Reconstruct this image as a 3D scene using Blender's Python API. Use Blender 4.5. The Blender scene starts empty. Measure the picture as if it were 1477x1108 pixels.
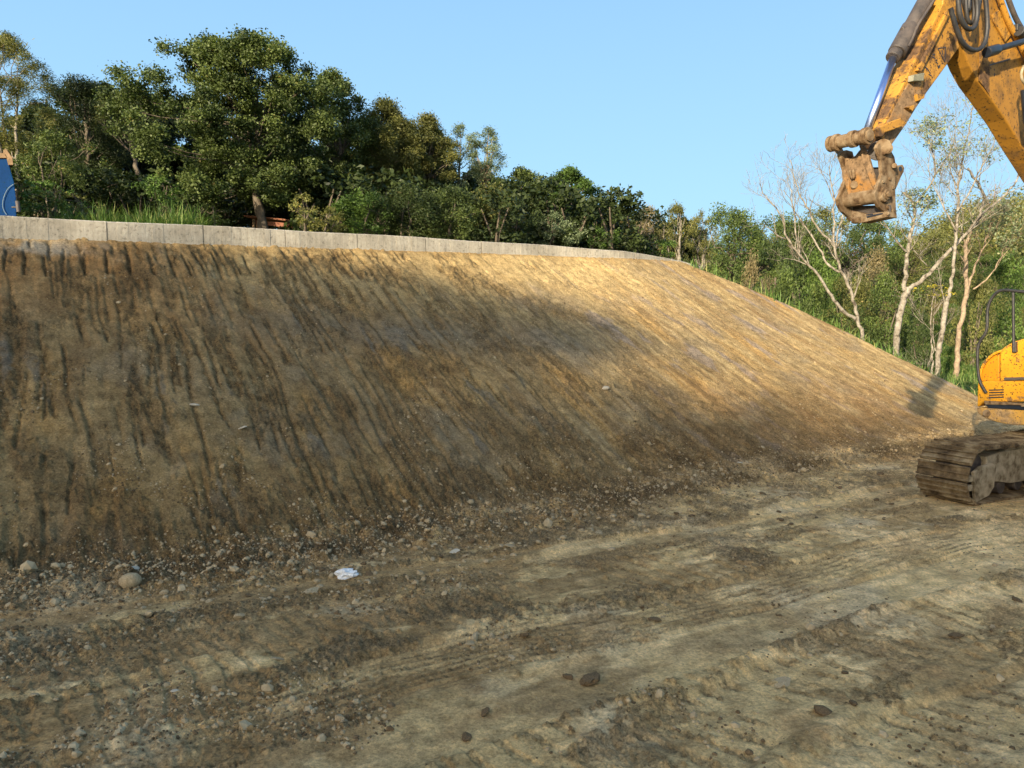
import bpy, math, random
import numpy as np
from mathutils import Vector, Matrix

# ---------------------------------------------------------------- camera, sky, sun, exposure
SC = bpy.context.scene
COL = SC.collection
PITCH = math.atan(104.0 / 1116.0)
CAMZ = 2.2
cam_d = bpy.data.cameras.new("camera")
cam_d.sensor_width = 36.0
cam_d.lens = 36.0 * 1116.0 / 1477.0
cam_d.clip_start = 0.05
cam_d.clip_end = 3000
cam = bpy.data.objects.new("camera", cam_d)
COL.objects.link(cam)
cam.location = (0, 0, CAMZ)
cam.rotation_euler = (math.pi / 2 - PITCH, 0, 0)
SC.camera = cam

SUN_AZ = math.radians(31.0 + 180.0)      # clockwise from +Y
SUN_EL = math.radians(16.5)
world = bpy.data.worlds.new("World")
SC.world = world
world.use_nodes = True
wn = world.node_tree.nodes
wn.clear()
w_out = wn.new("ShaderNodeOutputWorld")
w_bg = wn.new("ShaderNodeBackground")
w_sky = wn.new("ShaderNodeTexSky")
w_sky.sky_type = 'NISHITA'
w_sky.sun_disc = False
w_sky.sun_elevation = SUN_EL
w_sky.sun_rotation = SUN_AZ
w_sky.air_density = 1.0
w_sky.dust_density = 2.0
w_sky.ozone_density = 1.6
w_bg.inputs[1].default_value = 0.15
# away from the sun the sky keeps an even clear blue, on the sun's side it stays as the sky model gives it
_l = world.node_tree.links.new
w_tc = wn.new("ShaderNodeTexCoord"); w_sep = wn.new("ShaderNodeSeparateXYZ"); _l(w_tc.outputs['Generated'], w_sep.inputs[0])
w_r = wn.new("ShaderNodeValToRGB"); _l(w_sep.outputs[2], w_r.inputs[0])
for _p, _c in ((0.0, (1.65, 2.72, 3.5)), (.12, (1.42, 2.50, 3.4)), (.38, (1.06, 2.0, 3.25)), (1.0, (1.0, 1.7, 2.7))):
    _e = w_r.color_ramp.elements.new(_p) if _p not in (0.0, 1.0) else w_r.color_ramp.elements[0 if _p == 0.0 else -1]
    _e.color = (_c[0] / 4, _c[1] / 4, _c[2] / 4, 1)
w_x4 = wn.new("ShaderNodeVectorMath"); w_x4.operation = 'SCALE'; w_x4.inputs['Scale'].default_value = 4; _l(w_r.outputs[0], w_x4.inputs[0])
w_dot = wn.new("ShaderNodeVectorMath"); w_dot.operation = 'DOT_PRODUCT'; _l(w_tc.outputs['Generated'], w_dot.inputs[0])
w_dot.inputs[1].default_value = (math.sin(SUN_AZ) * math.cos(SUN_EL), math.cos(SUN_AZ) * math.cos(SUN_EL), math.sin(SUN_EL))
w_mr = wn.new("ShaderNodeMapRange"); _l(w_dot.outputs['Value'], w_mr.inputs[0])
w_mr.inputs[1].default_value = -.1; w_mr.inputs[2].default_value = .55; w_mr.inputs[3].default_value = .95; w_mr.inputs[4].default_value = 0
w_mx = wn.new("ShaderNodeMix"); w_mx.data_type = 'RGBA'; _l(w_mr.outputs[0], w_mx.inputs[0]); _l(w_sky.outputs[0], w_mx.inputs[6]); _l(w_x4.outputs[0], w_mx.inputs[7])
_l(w_mx.outputs[2], w_bg.inputs[0])
world.node_tree.links.new(w_bg.outputs[0], w_out.inputs[0])

sun_d = bpy.data.lights.new("sun", 'SUN')
sun_d.energy = 4.8
sun_d.angle = math.radians(0.6)
sun_d.color = (1.0, 0.84, 0.62)
sun = bpy.data.objects.new("sun", sun_d)
COL.objects.link(sun)
to_sun = Vector((math.sin(SUN_AZ) * math.cos(SUN_EL), math.cos(SUN_AZ) * math.cos(SUN_EL), math.sin(SUN_EL)))
sun.rotation_euler = to_sun.to_track_quat('Z', 'Y').to_euler()
sun.location = (-10, -16, 12)

SC.view_settings.view_transform = 'Standard'
SC.view_settings.look = 'None'
SC.view_settings.exposure = 1.1
SC.view_settings.gamma = 1.0
SC.cycles.max_bounces = 5
SC.cycles.diffuse_bounces = 3
SC.cycles.transmission_bounces = 3
SC.cycles.transparent_max_bounces = 6

# ---------------------------------------------------------------- helpers: picture point -> world point
cp, sp = math.cos(PITCH), math.sin(PITCH)
def ray(px, py):
    a = (px - 738.5) / 1116.0
    b = (554.0 - py) / 1116.0
    return np.array((a, cp + b * sp, -sp + b * cp))
CP = np.array((0, 0, CAMZ))
def at(px, py, Y):
    r = ray(px, py)
    return CP + r * (Y / r[1])
def atz(px, py, z):
    r = ray(px, py)
    return CP + r * ((z - CAMZ) / r[2])

# ---------------------------------------------------------------- noise
def _h(ix, iy, seed):
    h = (ix.astype(np.int64) * 374761393 + iy.astype(np.int64) * 668265263 + seed * 974634777) & 0xFFFFFFFF
    h = ((h ^ (h >> 13)) * 1274126177) & 0xFFFFFFFF
    h = h ^ (h >> 16)
    return h.astype(np.float64) / 4294967295.0
def noise(x, y, seed=0):
    """gradient noise about -1..1"""
    ix = np.floor(x); iy = np.floor(y)
    fx = x - ix; fy = y - iy
    ux = fx * fx * fx * (fx * (fx * 6 - 15) + 10); uy = fy * fy * fy * (fy * (fy * 6 - 15) + 10)
    r = 0
    for dx in (0, 1):
        for dy in (0, 1):
            a = _h(ix + dx, iy + dy, seed) * 6.2831853
            g = np.cos(a) * (fx - dx) + np.sin(a) * (fy - dy)
            r = r + g * (ux if dx else 1 - ux) * (uy if dy else 1 - uy)
    return r * 1.5
def fbm(x, y, o=4, seed=0, gain=.5):
    r = 0; a = 1.0; t = 0
    for i in range(o):
        r = r + a * noise(x, y, seed + i * 17); t += a
        x = x * 2.03 + 5.1; y = y * 2.03 - 3.7; a *= gain
    return r / t
def worley(x, y, cell, seed, fill=1.0):
    """rounded lumps: height 0..1 of the clod at each point, about `fill` of the cells carry one"""
    X = x / cell; Y = y / cell; ix = np.floor(X); iy = np.floor(Y); best = np.zeros_like(X)
    for dx in (-1, 0, 1):
        for dy in (-1, 0, 1):
            cx_, cy_ = ix + dx, iy + dy
            px_ = cx_ + _h(cx_, cy_, seed); py_ = cy_ + _h(cx_, cy_, seed + 1)
            r_ = .25 + .45 * _h(cx_, cy_, seed + 2) ** 1.5; an = _h(cx_, cy_, seed + 3) * 3.14; on = _h(cx_, cy_, seed + 4) < fill
            ux, uy = X - px_, Y - py_; ca, sa = np.cos(an), np.sin(an)
            d2 = ((ux * ca + uy * sa) / r_) ** 2 + ((-ux * sa + uy * ca) / (r_ * .72)) ** 2
            best = np.maximum(best, np.where(on, np.sqrt(np.clip(1 - d2, 0, 1)) * r_, 0))
    return best
def sm(a, b, x):
    t = np.clip((x - a) / (b - a), 0, 1)
    return t * t * (3 - 2 * t)
def smin(a, b, k):
    h = np.clip(.5 + .5 * (b - a) / k, 0, 1)
    return b * (1 - h) + a * h - k * h * (1 - h)
def smax(a, b, k):
    return -smin(-a, -b, k)

# ---------------------------------------------------------------- ids
def tag(o, label=None, cat=None, group=None, kind=None):
    if label: o['label'] = label
    if cat: o['category'] = cat
    if group: o['group'] = group
    if kind: o['kind'] = kind
    return o
def link(name, me, mat=None, parent=None):
    o = bpy.data.objects.new(name, me)
    COL.objects.link(o)
    if mat: me.materials.append(mat)
    if parent: o.parent = parent
    return o
def empty(name, loc, label, cat, group=None):
    o = bpy.data.objects.new(name, None)
    COL.objects.link(o)
    o.location = loc
    o.empty_display_size = .2
    return tag(o, label, cat, group)
def mesh_np(name, V, F, smooth=False, attrs=None):
    """V (n,3), F (m,k) with one k"""
    me = bpy.data.meshes.new(name)
    V = np.ascontiguousarray(V, dtype=np.float32); F = np.ascontiguousarray(F, dtype=np.int32)
    me.vertices.add(len(V)); me.vertices.foreach_set("co", V.ravel())
    k = F.shape[1]
    me.loops.add(F.size); me.loops.foreach_set("vertex_index", F.ravel())
    me.polygons.add(len(F)); me.polygons.foreach_set("loop_start", np.arange(0, F.size, k, dtype=np.int32))
    me.update(calc_edges=True)
    me.polygons.foreach_set("use_smooth", np.full(len(F), smooth, dtype=bool))
    for n, (typ, arr) in (attrs or {}).items():
        a = me.attributes.new(n, typ, 'POINT')
        if typ == 'FLOAT': a.data.foreach_set('value', np.ascontiguousarray(arr, dtype=np.float32))
        else:
            c = np.ones((len(arr), 4), dtype=np.float32); c[:, :3] = arr
            a.data.foreach_set('color', c.ravel())
    me.validate()
    return me

# ---------------------------------------------------------------- materials
def mat_new(name):
    m = bpy.data.materials.new(name); m.use_nodes = True
    nt = m.node_tree; nt.nodes.clear()
    out = nt.nodes.new("ShaderNodeOutputMaterial")
    return m, nt, out
def N(nt, typ, **kw):
    n = nt.nodes.new(typ)
    for k, v in kw.items():
        if k.startswith('_'): setattr(n, k[1:], v)
        else:
            key = k.replace('__', ' ')
            n.inputs[key].default_value = v
    return n
def L(nt, a, b): nt.links.new(a, b)
def ramp(nt, fac, stops):
    r = nt.nodes.new("ShaderNodeValToRGB")
    el = r.color_ramp.elements
    while len(el) < len(stops): el.new(.5)
    for e, (p, c) in zip(el, stops):
        e.position = p; e.color = (c[0], c[1], c[2], 1) if len(c) == 3 else c
    L(nt, fac, r.inputs[0])
    return r
def mixc(nt, f, a, b, mode='MIX'):
    m = nt.nodes.new("ShaderNodeMix"); m.data_type = 'RGBA'; m.blend_type = mode
    for s, v in ((0, f), (6, a), (7, b)):
        if hasattr(v, 'is_linked') or hasattr(v, 'links'): L(nt, v, m.inputs[s])
        elif s == 0: m.inputs[0].default_value = v
        else: m.inputs[s].default_value = (v[0], v[1], v[2], 1)
    return m.outputs[2]
def ntex(nt, scale, detail=4, rough=.55, vec=None):
    n = nt.nodes.new("ShaderNodeTexNoise")
    n.inputs['Scale'].default_value = scale; n.inputs['Detail'].default_value = detail; n.inputs['Roughness'].default_value = rough
    if vec is None:
        tc = nt.nodes.new("ShaderNodeTexCoord"); vec = tc.outputs['Object']
    L(nt, vec, n.inputs['Vector'])
    return n.outputs[0]

def soil_mat():
    m, nt, out = mat_new("soil")
    p = N(nt, "ShaderNodeBsdfPrincipled", Roughness=.95)
    p.inputs['Specular IOR Level'].default_value = .10
    a = nt.nodes.new("ShaderNodeAttribute"); a.attribute_name = 'col'
    k = nt.nodes.new("ShaderNodeAttribute"); k.attribute_name = 'crumb'
    n1 = ntex(nt, 7, 9, .72); n2 = ntex(nt, 45, 6, .8)
    r1 = ramp(nt, n1, [(.32, (.60, .585, .56)), (.5, (1, 1, 1)), (.68, (1.35, 1.34, 1.32))])
    c = mixc(nt, 1.0, a.outputs['Color'], r1.outputs[0], 'MULTIPLY')
    r2 = ramp(nt, n2, [(.36, (.35, .33, .29)), (.5, (1, 1, 1)), (.64, (1.6, 1.58, 1.5))])  # dark specks in the bump hollows stand in for crevice shade
    kf = nt.nodes.new("ShaderNodeMapRange"); L(nt, k.outputs['Fac'], kf.inputs[0]); kf.inputs[3].default_value = .55; kf.inputs[4].default_value = 1.0
    c = mixc(nt, kf.outputs[0], c, mixc(nt, 1.0, c, r2.outputs[0], 'MULTIPLY'))
    tc = nt.nodes.new("ShaderNodeTexCoord")
    vo = nt.nodes.new("ShaderNodeTexVoronoi"); vo.inputs['Scale'].default_value = 55; L(nt, tc.outputs['Object'], vo.inputs['Vector'])
    rg = ramp(nt, vo.outputs['Distance'], [(.12, (1, 1, 1)), (.24, (0, 0, 0))])
    rs = ramp(nt, vo.outputs['Color'], [(.86, (0, 0, 0)), (.88, (1, 1, 1))])
    mk = nt.nodes.new("ShaderNodeMath"); mk.operation = 'MULTIPLY'; L(nt, rg.outputs[0], mk.inputs[0]); L(nt, rs.outputs[0], mk.inputs[1])
    c = mixc(nt, mk.outputs[0], c, (.50, .41, .27))
    L(nt, c, p.inputs['Base Color'])
    b1 = N(nt, "ShaderNodeBump", Distance=.03); L(nt, n2, b1.inputs['Height']); L(nt, kf.outputs[0], b1.inputs['Strength'])
    n3 = ntex(nt, 18, 8, .7)
    b2 = N(nt, "ShaderNodeBump", Strength=.7, Distance=.04); L(nt, n3, b2.inputs['Height']); L(nt, b1.outputs[0], b2.inputs['Normal'])
    L(nt, b2.outputs[0], p.inputs['Normal'])
    L(nt, p.outputs[0], out.inputs[0])
    return m
def simple_mat(name, stops, scale=8, rough=.8, bump=.3, bscale=40, bdist=.01, metal=0, detail=5):
    m, nt, out = mat_new(name)
    p = N(nt, "ShaderNodeBsdfPrincipled", Roughness=rough, Metallic=metal)
    if rough > .7: p.inputs['Specular IOR Level'].default_value = .15
    n = ntex(nt, scale, detail, .6)
    r = ramp(nt, n, stops)
    L(nt, r.outputs[0], p.inputs['Base Color'])
    if bump:
        b = N(nt, "ShaderNodeBump", Strength=bump, Distance=bdist); L(nt, ntex(nt, bscale, 5, .6), b.inputs['Height'])
        L(nt, b.outputs[0], p.inputs['Normal'])
    L(nt, p.outputs[0], out.inputs[0])
    return m
def leaf_mat(name, dark, light, warm, trans=.24, rough=.55):
    """tone 0..1 per leaf: dark to light green, a few warm ones"""
    m, nt, out = mat_new(name)
    a = nt.nodes.new("ShaderNodeAttribute"); a.attribute_name = 'tone'
    r = ramp(nt, a.outputs['Fac'], [(0, dark), (.75, light), (1, warm)])
    p = N(nt, "ShaderNodeBsdfPrincipled", Roughness=rough); p.inputs['Specular IOR Level'].default_value = .25
    L(nt, r.outputs[0], p.inputs['Base Color'])
    t = nt.nodes.new("ShaderNodeBsdfTranslucent")
    tcol = mixc(nt, 1.0, r.outputs[0], (1.1, 1.25, .5), 'MULTIPLY'); L(nt, tcol, t.inputs[0])
    mx = nt.nodes.new("ShaderNodeMixShader"); mx.inputs[0].default_value = trans
    L(nt, p.outputs[0], mx.inputs[1]); L(nt, t.outputs[0], mx.inputs[2]); L(nt, mx.outputs[0], out.inputs[0])
    return m
def paint_mat(name, base, mud=(.16, .10, .05), mudlo=.52, mudhi=.62, rough=.42, scale=3.0):
    m, nt, out = mat_new(name)
    p = N(nt, "ShaderNodeBsdfPrincipled", Roughness=rough)
    p.inputs['Specular IOR Level'].default_value = .22
    nb = ntex(nt, 1.7, 3, .5)
    rb = ramp(nt, nb, [(.3, tuple(c * .80 for c in base)), (.7, tuple(min(1, c * 1.12) for c in base))])
    n1 = ntex(nt, scale, 8, .68)
    f1 = ramp(nt, n1, [(mudlo, (0, 0, 0)), (mudhi, (1, 1, 1))])
    nm = ntex(nt, 25, 5, .6)
    rm = ramp(nt, nm, [(.3, tuple(c * .55 for c in mud)), (.7, tuple(c * 1.5 for c in mud))])
    c = mixc(nt, f1.outputs[0], rb.outputs[0], rm.outputs[0])
    n2 = ntex(nt, 38, 4, .6)
    f2 = ramp(nt, n2, [(.585, (0, 0, 0)), (.63, (1, 1, 1))])
    c = mixc(nt, f2.outputs[0], c, tuple(x * .5 for x in mud))
    L(nt, c, p.inputs['Base Color'])
    rr = ramp(nt, n1, [(mudlo, (rough,) * 3), (mudhi, (.92,) * 3)]); L(nt, rr.outputs[0], p.inputs['Roughness'])
    b = N(nt, "ShaderNodeBump", Strength=.5, Distance=.012); L(nt, n1, b.inputs['Height'])
    L(nt, b.outputs[0], p.inputs['Normal']); L(nt, p.outputs[0], out.inputs[0])
    return m

M_SOIL = soil_mat()
M_STONE = simple_mat("stone", [(.3, (.26, .19, .10)), (.7, (.46, .36, .21))], 6, .9, .4, 30, .01)
M_PALE = simple_mat("pale_stone", [(.3, (.36, .31, .22)), (.7, (.52, .46, .35))], 6, .85, .3, 30, .01)
M_CLOD = simple_mat("clod", [(.3, (.085, .056, .027)), (.7, (.19, .13, .068))], 8, .97, .5, 40, .01)
M_BARK = simple_mat("bark", [(.3, (.05, .04, .03)), (.7, (.17, .14, .10))], 9, .9, .5, 25, .02)
M_BARKPALE = simple_mat("pale_bark", [(.36, (.075, .062, .045)), (.46, (.19, .165, .125)), (.64, (.31, .28, .225))], 9, .85, .4, 30, .01)
M_BARKBROWN = simple_mat("brown_bark", [(.3, (.14, .10, .07)), (.7, (.38, .29, .19))], 9, .9, .4, 30, .01)
# ---------------------------------------------------------------- terrain
F0 = atz(800, 740, 0)[:2]
F1 = atz(0, 858, 0)[:2]
D = np.array((.83, .558)); D /= np.linalg.norm(D)
NN = np.array((-D[1], D[0]))
def ts(x, y):
    return (x - F0[0]) * D[0] + (y - F0[1]) * D[1], (x - F0[0]) * NN[0] + (y - F0[1]) * NN[1]
def xy(t, s):
    return F0[0] + t * D[0] + s * NN[0], F0[1] + t * D[1] + s * NN[1]
foot_px = [(0, 858), (150, 838), (300, 820), (450, 798), (600, 768), (800, 738), (950, 706), (1100, 680), (1320, 645)]
FT = np.array([ts(*atz(a, b, 0)[:2]) for a, b in foot_px])
crest_px = [(0, 345, 3.13), (200, 350, 3.16), (400, 357, 3.19), (600, 363, 3.23), (800, 370, 3.28), (900, 373, 3.30), (985, 378, 3.31)]
CR = np.array([list(ts(*atz(a, b, z)[:2])) + [z] for a, b, z in crest_px])
def foot_s(t): return np.interp(t, FT[:, 0], FT[:, 1])
def crest_s(t): return np.interp(t, np.r_[-30, CR[:, 0]], np.r_[CR[0, 1], CR[:, 1]])
def crest_z(t): return np.interp(t, CR[:, 0], CR[:, 2])
GR = (CR[-1, 2]) / (CR[-1, 1] - FT[-1, 1])
def planeA(t, s):
    s0 = foot_s(t); sc = crest_s(t)
    return crest_z(t) * (s - s0) / (sc - s0)
def edge_hit(px, py):
    r = ray(px, py); best = None
    for k in np.linspace(6, 30, 2400):
        P = CP + r * k / r[1]
        t, s = ts(P[0], P[1])
        if planeA(t, s) >= P[2]: return np.array((t, s, P[2]))
    return np.array((t, s, P[2]))
EDGE = [edge_hit(*p) for p in ((985, 377), (1100, 420), (1200, 462), (1300, 512), (1412, 566))]
def halfplane(t, s, a, b, fall):
    v = (b - a)[:2]; ln = np.linalg.norm(v); v = v / ln
    w = np.array((-v[1], v[0]))
    if w[0] < 0: w = -w
    sl = (b[2] - a[2]) / ln
    return a[2] + sl * ((t - a[0]) * v[0] + (s - a[1]) * v[1]) - fall * ((t - a[0]) * w[0] + (s - a[1]) * w[1])
def field(x, y):
    r = np.hypot(x, y)
    z = 0.15 + .075 * np.clip(y - 22, 0, 38) + .25 * fbm(x * .12, y * .12, 3, 5)
    # far hills
    az = np.arctan2(x, y)
    hh = 5.0 + 8 * sm(.38, .62, az) + 1.6 * np.sin(az * 11 + 1.0) + 2.5 * noise(az * 12 + 40, r * .01, 8)
    z = z + hh * sm(55, 150, r) * sm(-.9, -.3, np.cos(az))
    return z
def base_height(x, y):
    t, s = ts(x, y)
    A = planeA(t, s)
    bow = .10 * np.sin(np.clip((s - foot_s(t)) / (crest_s(t) - foot_s(t)), 0, 1) * math.pi) * sm(2, 8, t)
    A = A - bow
    top = crest_z(t) + .10 + .05 * np.clip(s - crest_s(t), 0, 60)
    z = smin(A, top, .12)
    for a, b, f in zip(EDGE[:-1], EDGE[1:], (.42, .42, .45, .5)):
        z = np.minimum(z, smin(z, halfplane(t, s, a, b, f), .10))
    g = .0 + .05 * fbm(x * .35, y * .35, 3, 3)
    behind = sm(.5, 4, s) * sm(8, 13, t)
    low = g * (1 - behind) + field(x, y) * behind
    low = np.where(y > 26, field(x, y), low)
    return smax(z, low, .35)

RUTS = []
def rut(pts, w, kind):
    P = np.array([atz(a, b, 0)[:2] for a, b in pts]); RUTS.append((P, w, kind))
rut([(60, 1160), (250, 1096), (420, 1030), (560, 975), (700, 940), (880, 905), (1060, 862), (1300, 800), (1500, 762)], .62, 'lines')
rut([(-300, 1080), (0, 985), (230, 940), (460, 890), (640, 842), (820, 806)], .55, 'cleats')
rut([(700, 1300), (930, 1108), (1150, 985), (1330, 905), (1560, 850)], .62, 'cleats')
rut([(1000, 1300), (1300, 1090), (1520, 1000)], .6, 'cleats')
rut([(-200, 930), (0, 900), (260, 872), (400, 852)], .30, 'smooth')
rut([(760, 1010), (1000, 935), (1200, 868), (1420, 812)], .5, 'smooth')
def rut_eval(x, y):
    """height change, crumbs, and a mask of pressed smooth soil"""
    dz = np.zeros_like(x); cr = np.zeros_like(x); smo = np.zeros_like(x); pr = np.zeros_like(x)
    for i, (P, w, kind) in enumerate(RUTS):
        best = np.full(x.shape, 1e9); al = np.zeros_like(x); sg = np.zeros_like(x); acc = 0
        for a, b in zip(P[:-1], P[1:]):
            v = b - a; ln = np.linalg.norm(v); v = v / ln
            u = np.clip((x - a[0]) * v[0] + (y - a[1]) * v[1], 0, ln)
            qx = x - a[0] - v[0] * u; qy = y - a[1] - v[1] * u
            d = np.hypot(qx, qy); m = d < best
            best = np.where(m, d, best); al = np.where(m, acc + u, al); sg = np.where(m, qx * -v[1] + qy * v[0], sg)
            acc += ln
        wob = .04 * noise(al * 1.3, al * 0 + i, 31)
        q = (sg + wob) / (w / 2)
        inside = 1 - sm(.88, 1.05, np.abs(q))
        fade = .45 + .55 * sm(-.35, .3, noise(al * .9, sg * 2, 60 + i))
        depth = {'lines': .035, 'cleats': .035, 'smooth': .025}[kind]
        dz -= depth * inside * fade
        berm = np.exp(-((np.abs(q) - 1.16) / .16) ** 2) * fade
        side = np.where(q > 0, 1.0, .35) if kind == 'lines' else .6
        dz += .032 * berm * side * (1 + .5 * noise(al * 3, sg * 3, 77))
        cr = np.maximum(cr, berm * side)
        if kind == 'lines':
            dz += inside * .013 * np.sin(q * 26 + .8 * noise(al * 2, q, 9))
            smo = np.maximum(smo, inside * .7); pr = np.maximum(pr, sm(.2, .8, -np.sin(q * 26 + .8 * noise(al * 2, q, 9))) * inside * sm(-.6, .1, noise(al * 1.7, q * 2, 10)))
        elif kind == 'cleats':
            ph = al / .17 + .45 * q + .15 * noise(al * 3, q * 2, 12)
            c = sm(.1, .8, np.sin(ph * 6.2831))
            dz += -.022 * c * inside * fade * sm(-.3, .2, noise(al * 2.2, sg * 3, 90 + i))
            smo = np.maximum(smo, inside * .5); pr = np.maximum(pr, c * inside * .9 * sm(-.25, .15, noise(al * 2.2, sg * 3, 90 + i)))
        else:
            smo = np.maximum(smo, inside)
    return dz, cr, smo, pr

def lerp3(a, b, f): return a + (np.array(b) - a) * f[:, None]

def terrain_detail(x, y, zb):
    t, s = ts(x, y)
    s0 = foot_s(t); sc = crest_s(t)
    v = (s - s0) / (sc - s0)
    onslope = sm(-.02, .06, v) * (1 - sm(.98, 1.02, v))
    dl = np.radians(np.interp(t, [-6, -3, 0, 4, 9], [-6.0, -2.0, 4.0, 11.0, 16.0]))
    rag = fbm(x * 4.5, y * 4.5, 4, 11); hf = fbm(x * 13, y * 13, 4, 12)
    c = t + s * np.tan(dl) + .05 * noise(t * 1.5, s * 1.1, 2)
    cr_ = c + .022 * rag
    amp = np.interp(t, [-6, 0, 3, 9], [1.0, .90, .42, .20])
    ck = noise(t * .45, s * .5, 19)
    # two families of torn lines left by bucket teeth, the faces between them pressed smooth
    l1 = 1 - np.abs(noise(cr_ * 4.0, s * .26 + 3, 21)) * 3.8
    l2_ = 1 - np.abs(noise(cr_ * 6.6 + 9, s * .45 + 8, 33)) * 3.0
    g1 = sm(-.15, .2, noise(c * 1.8, s * .8, 22)); g2 = sm(-.12, .22, noise(c * 1.7 + 20, s * .9, 34))
    ph = c / .25 + .8 * noise(c * .6, s * .30, 23)
    saw = ph - np.floor(ph); cell = np.floor(ph)
    segm = sm(.0, .15, noise(cell * 3.17 + .5, s * 1.1, 24) + .20 * ck)
    l3 = 1 - np.abs(saw - .8) / .14
    G = np.maximum(np.maximum(l1 * g1, l2_ * g2), l3 * segm)
    hf2 = fbm(x * 30, y * 30, 3, 15)
    Gc = G + .65 * hf + .45 * rag + .55 * hf2
    line_ = sm(.15, .85, Gc) * (.55 + .45 * sm(-.2, .3, ck + rag))
    step = (1 - saw) * .5
    fine = fbm(cr_ * 14, s * 1.2, 4, 25)
    lump = fbm(x * 4, y * 4, 5, 26)
    big = fbm(c * 1.1, s * .7, 3, 18)
    stain_shade = sm(-1.0, .7, G + .5 * rag + .3 * hf) * amp  # brown along the grooves, standing in for part of their shade
    dz = amp * (-.036 * sm(.0, .9, G + .5 * hf + .3 * hf2) + .022 * step * segm + .012 * fine + .050 * big) + .022 * lump * (.4 + .6 * amp)
    crumb = line_ * np.clip(amp * 1.15 + .05, 0, 1)
    patch = sm(.06, .22, fbm(x * 1.1 + 7, y * 1.1, 5, 27) + .22 * hf + .12 * (1 - v) - .05)
    crumb = np.maximum(crumb, patch * (.62 - .35 * sm(2, 6, t)))
    low = (1 - sm(.05, .50, v)) * sm(.0, .2, fbm(c * 1.6, s * 1.2, 4, 17) + .12 + .25 * hf) * np.interp(t, [-6, 0, 3, 7, 9], [.4, .9, 1, .8, .3])
    crumb = np.maximum(crumb, low)
    footb = np.exp(-((v - .02) / .10) ** 2)
    crumb = np.maximum(crumb, footb * (.8 + .5 * noise(x * 2, y * 2, 28)) * np.interp(t, [8, 11], [1, .4]))
    nt_ = np.exp(-((v - .90 + .03 * noise(cell * 2.3, cell * 0, 4)) / .055) ** 4) * np.exp(-((saw - .5) / .11) ** 2) * (1 - sm(-2.2, -1.2, t))
    nt_ = sm(.35, .6, nt_ + .4 * hf) * (nt_ > .1)
    dz -= .05 * nt_; crumb = np.maximum(crumb, nt_)
    # ground: flat, compacted, with shallow prints
    gd, gcr, gsm, gpr = rut_eval(x, y)
    gl = fbm(x * 1.3, y * 1.3, 5, 40)
    l2 = fbm(x * 6, y * 6, 5, 41)
    lng = (x * D[0] + y * D[1]); lat = (x * NN[0] + y * NN[1])
    str_ = fbm(lng * 1.3, lat * 9, 5, 47)
    leftg = 1 - sm(-1.0, 2.2, x - .35 * (y - 4))
    gcrumb = np.clip(sm(.06, .20, fbm(lng * .75 + 3, lat * 1.3, 5, 42) + .35 * hf + .14 * leftg + .10 * np.exp(-((s + .9) / .7) ** 2) - .02) + gcr * sm(-.2, .3, hf), 0, 1) * (1 - gsm * .85)
    cl_ = sm(.35, .75, np.sin((lng / .17 + .4 * noise(lng * .8, lat * 1.2, 48)) * 6.2831 + lat * 2.6 + 1.5 * rag))
    cm = sm(-.1, .12, noise(lng * .6 + 4, lat * 1.3, 49)) * (1 - gsm)
    gz_ = gd * .62 + .022 * gl + .012 * l2 * (.35 + gcrumb) + .011 * str_ - .014 * cl_ * cm
    gcrumb = np.maximum(gcrumb, .6 * cl_ * cm * sm(-.1, .15, hf))
    gcrumb = np.maximum(gcrumb, gpr * sm(-.5, -.05, hf) * .85)  # print grooves darkened through the crumb mask in place of their shade
    clm = noise(x * 15, y * 15, 43) + .35 * noise(x * 33, y * 33, 44)
    cl = np.clip(clm - .02, 0, 1)
    cl2 = np.clip(noise(x * 30, y * 30, 45) + .3 * noise(x * 70, y * 70, 57), -.2, 1)
    mask_s = onslope
    crumb_all = crumb * mask_s + gcrumb * (1 - mask_s)
    rubble = np.exp(-((v + .035) / .065) ** 2) * np.interp(t, [-6, 8, 11], [1, 1, .4])
    crumb_all = np.clip(np.maximum(crumb_all, rubble), 0, 1)
    wx = x + .02 * noise(x * 20, y * 20, 71); wy = y + .02 * noise(x * 20 + 9, y * 20, 72)
    w1 = worley(wx, wy, .13, 100, .45); w2 = worley(wx, wy, .065, 110, .7); w3 = worley(wx, wy, .034, 120, .85)
    cg = sm(.15, .75, crumb_all)
    rb = sm(.1, .6, rubble)
    clods = (.030 + .045 * rb + .020 * mask_s) * cg * w1 + (.022 + .030 * rb + .026 * mask_s) * cg * w2 + (.2 + .8 * cg) * .020 * w3
    clods *= 1 - .5 * mask_s * sm(2, 6, t)
    out = dz * mask_s + gz_ * (1 - mask_s) + clods + crumb_all * (.012 * cl + .016 * cl2) + .05 * rubble * (fbm(x * 3.2, y * 3.2, 4, 46) + .40)
    r = np.hypot(x, y)
    near = 1 - sm(24, 30, r)
    veg = sm(.99, 1.03, v)
    out = out * near * (1 - .6 * veg)
    # ---- colour of the soils
    c = c + .07 * rag
    n1 = fbm(x * .6, y * .6, 4, 50); n2 = fbm(c * 1.2, s * .55, 4, 51) + .15 * hf; n3 = fbm(x * 3, y * 3, 4, 52); n4 = fbm(c * 7, s * .6, 4, 54) + .12 * hf
    base = np.tile(np.array((.36, .262, .128)), (len(x), 1))
    base = lerp3(base, (.30, .225, .125), sm(-.2, .3, n1) * .8)
    base = lerp3(base, (.56, .43, .215), sm(-.15, .5, n4) * sm(0, 4, t) * .65)
    base = lerp3(base, (.44, .27, .095), sm(.0, .45, n2) * .7)
    base = lerp3(base, (.25, .165, .080), sm(.0, .35, fbm(c * 3.2, s * .8, 5, 58)) * .75)
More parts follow.
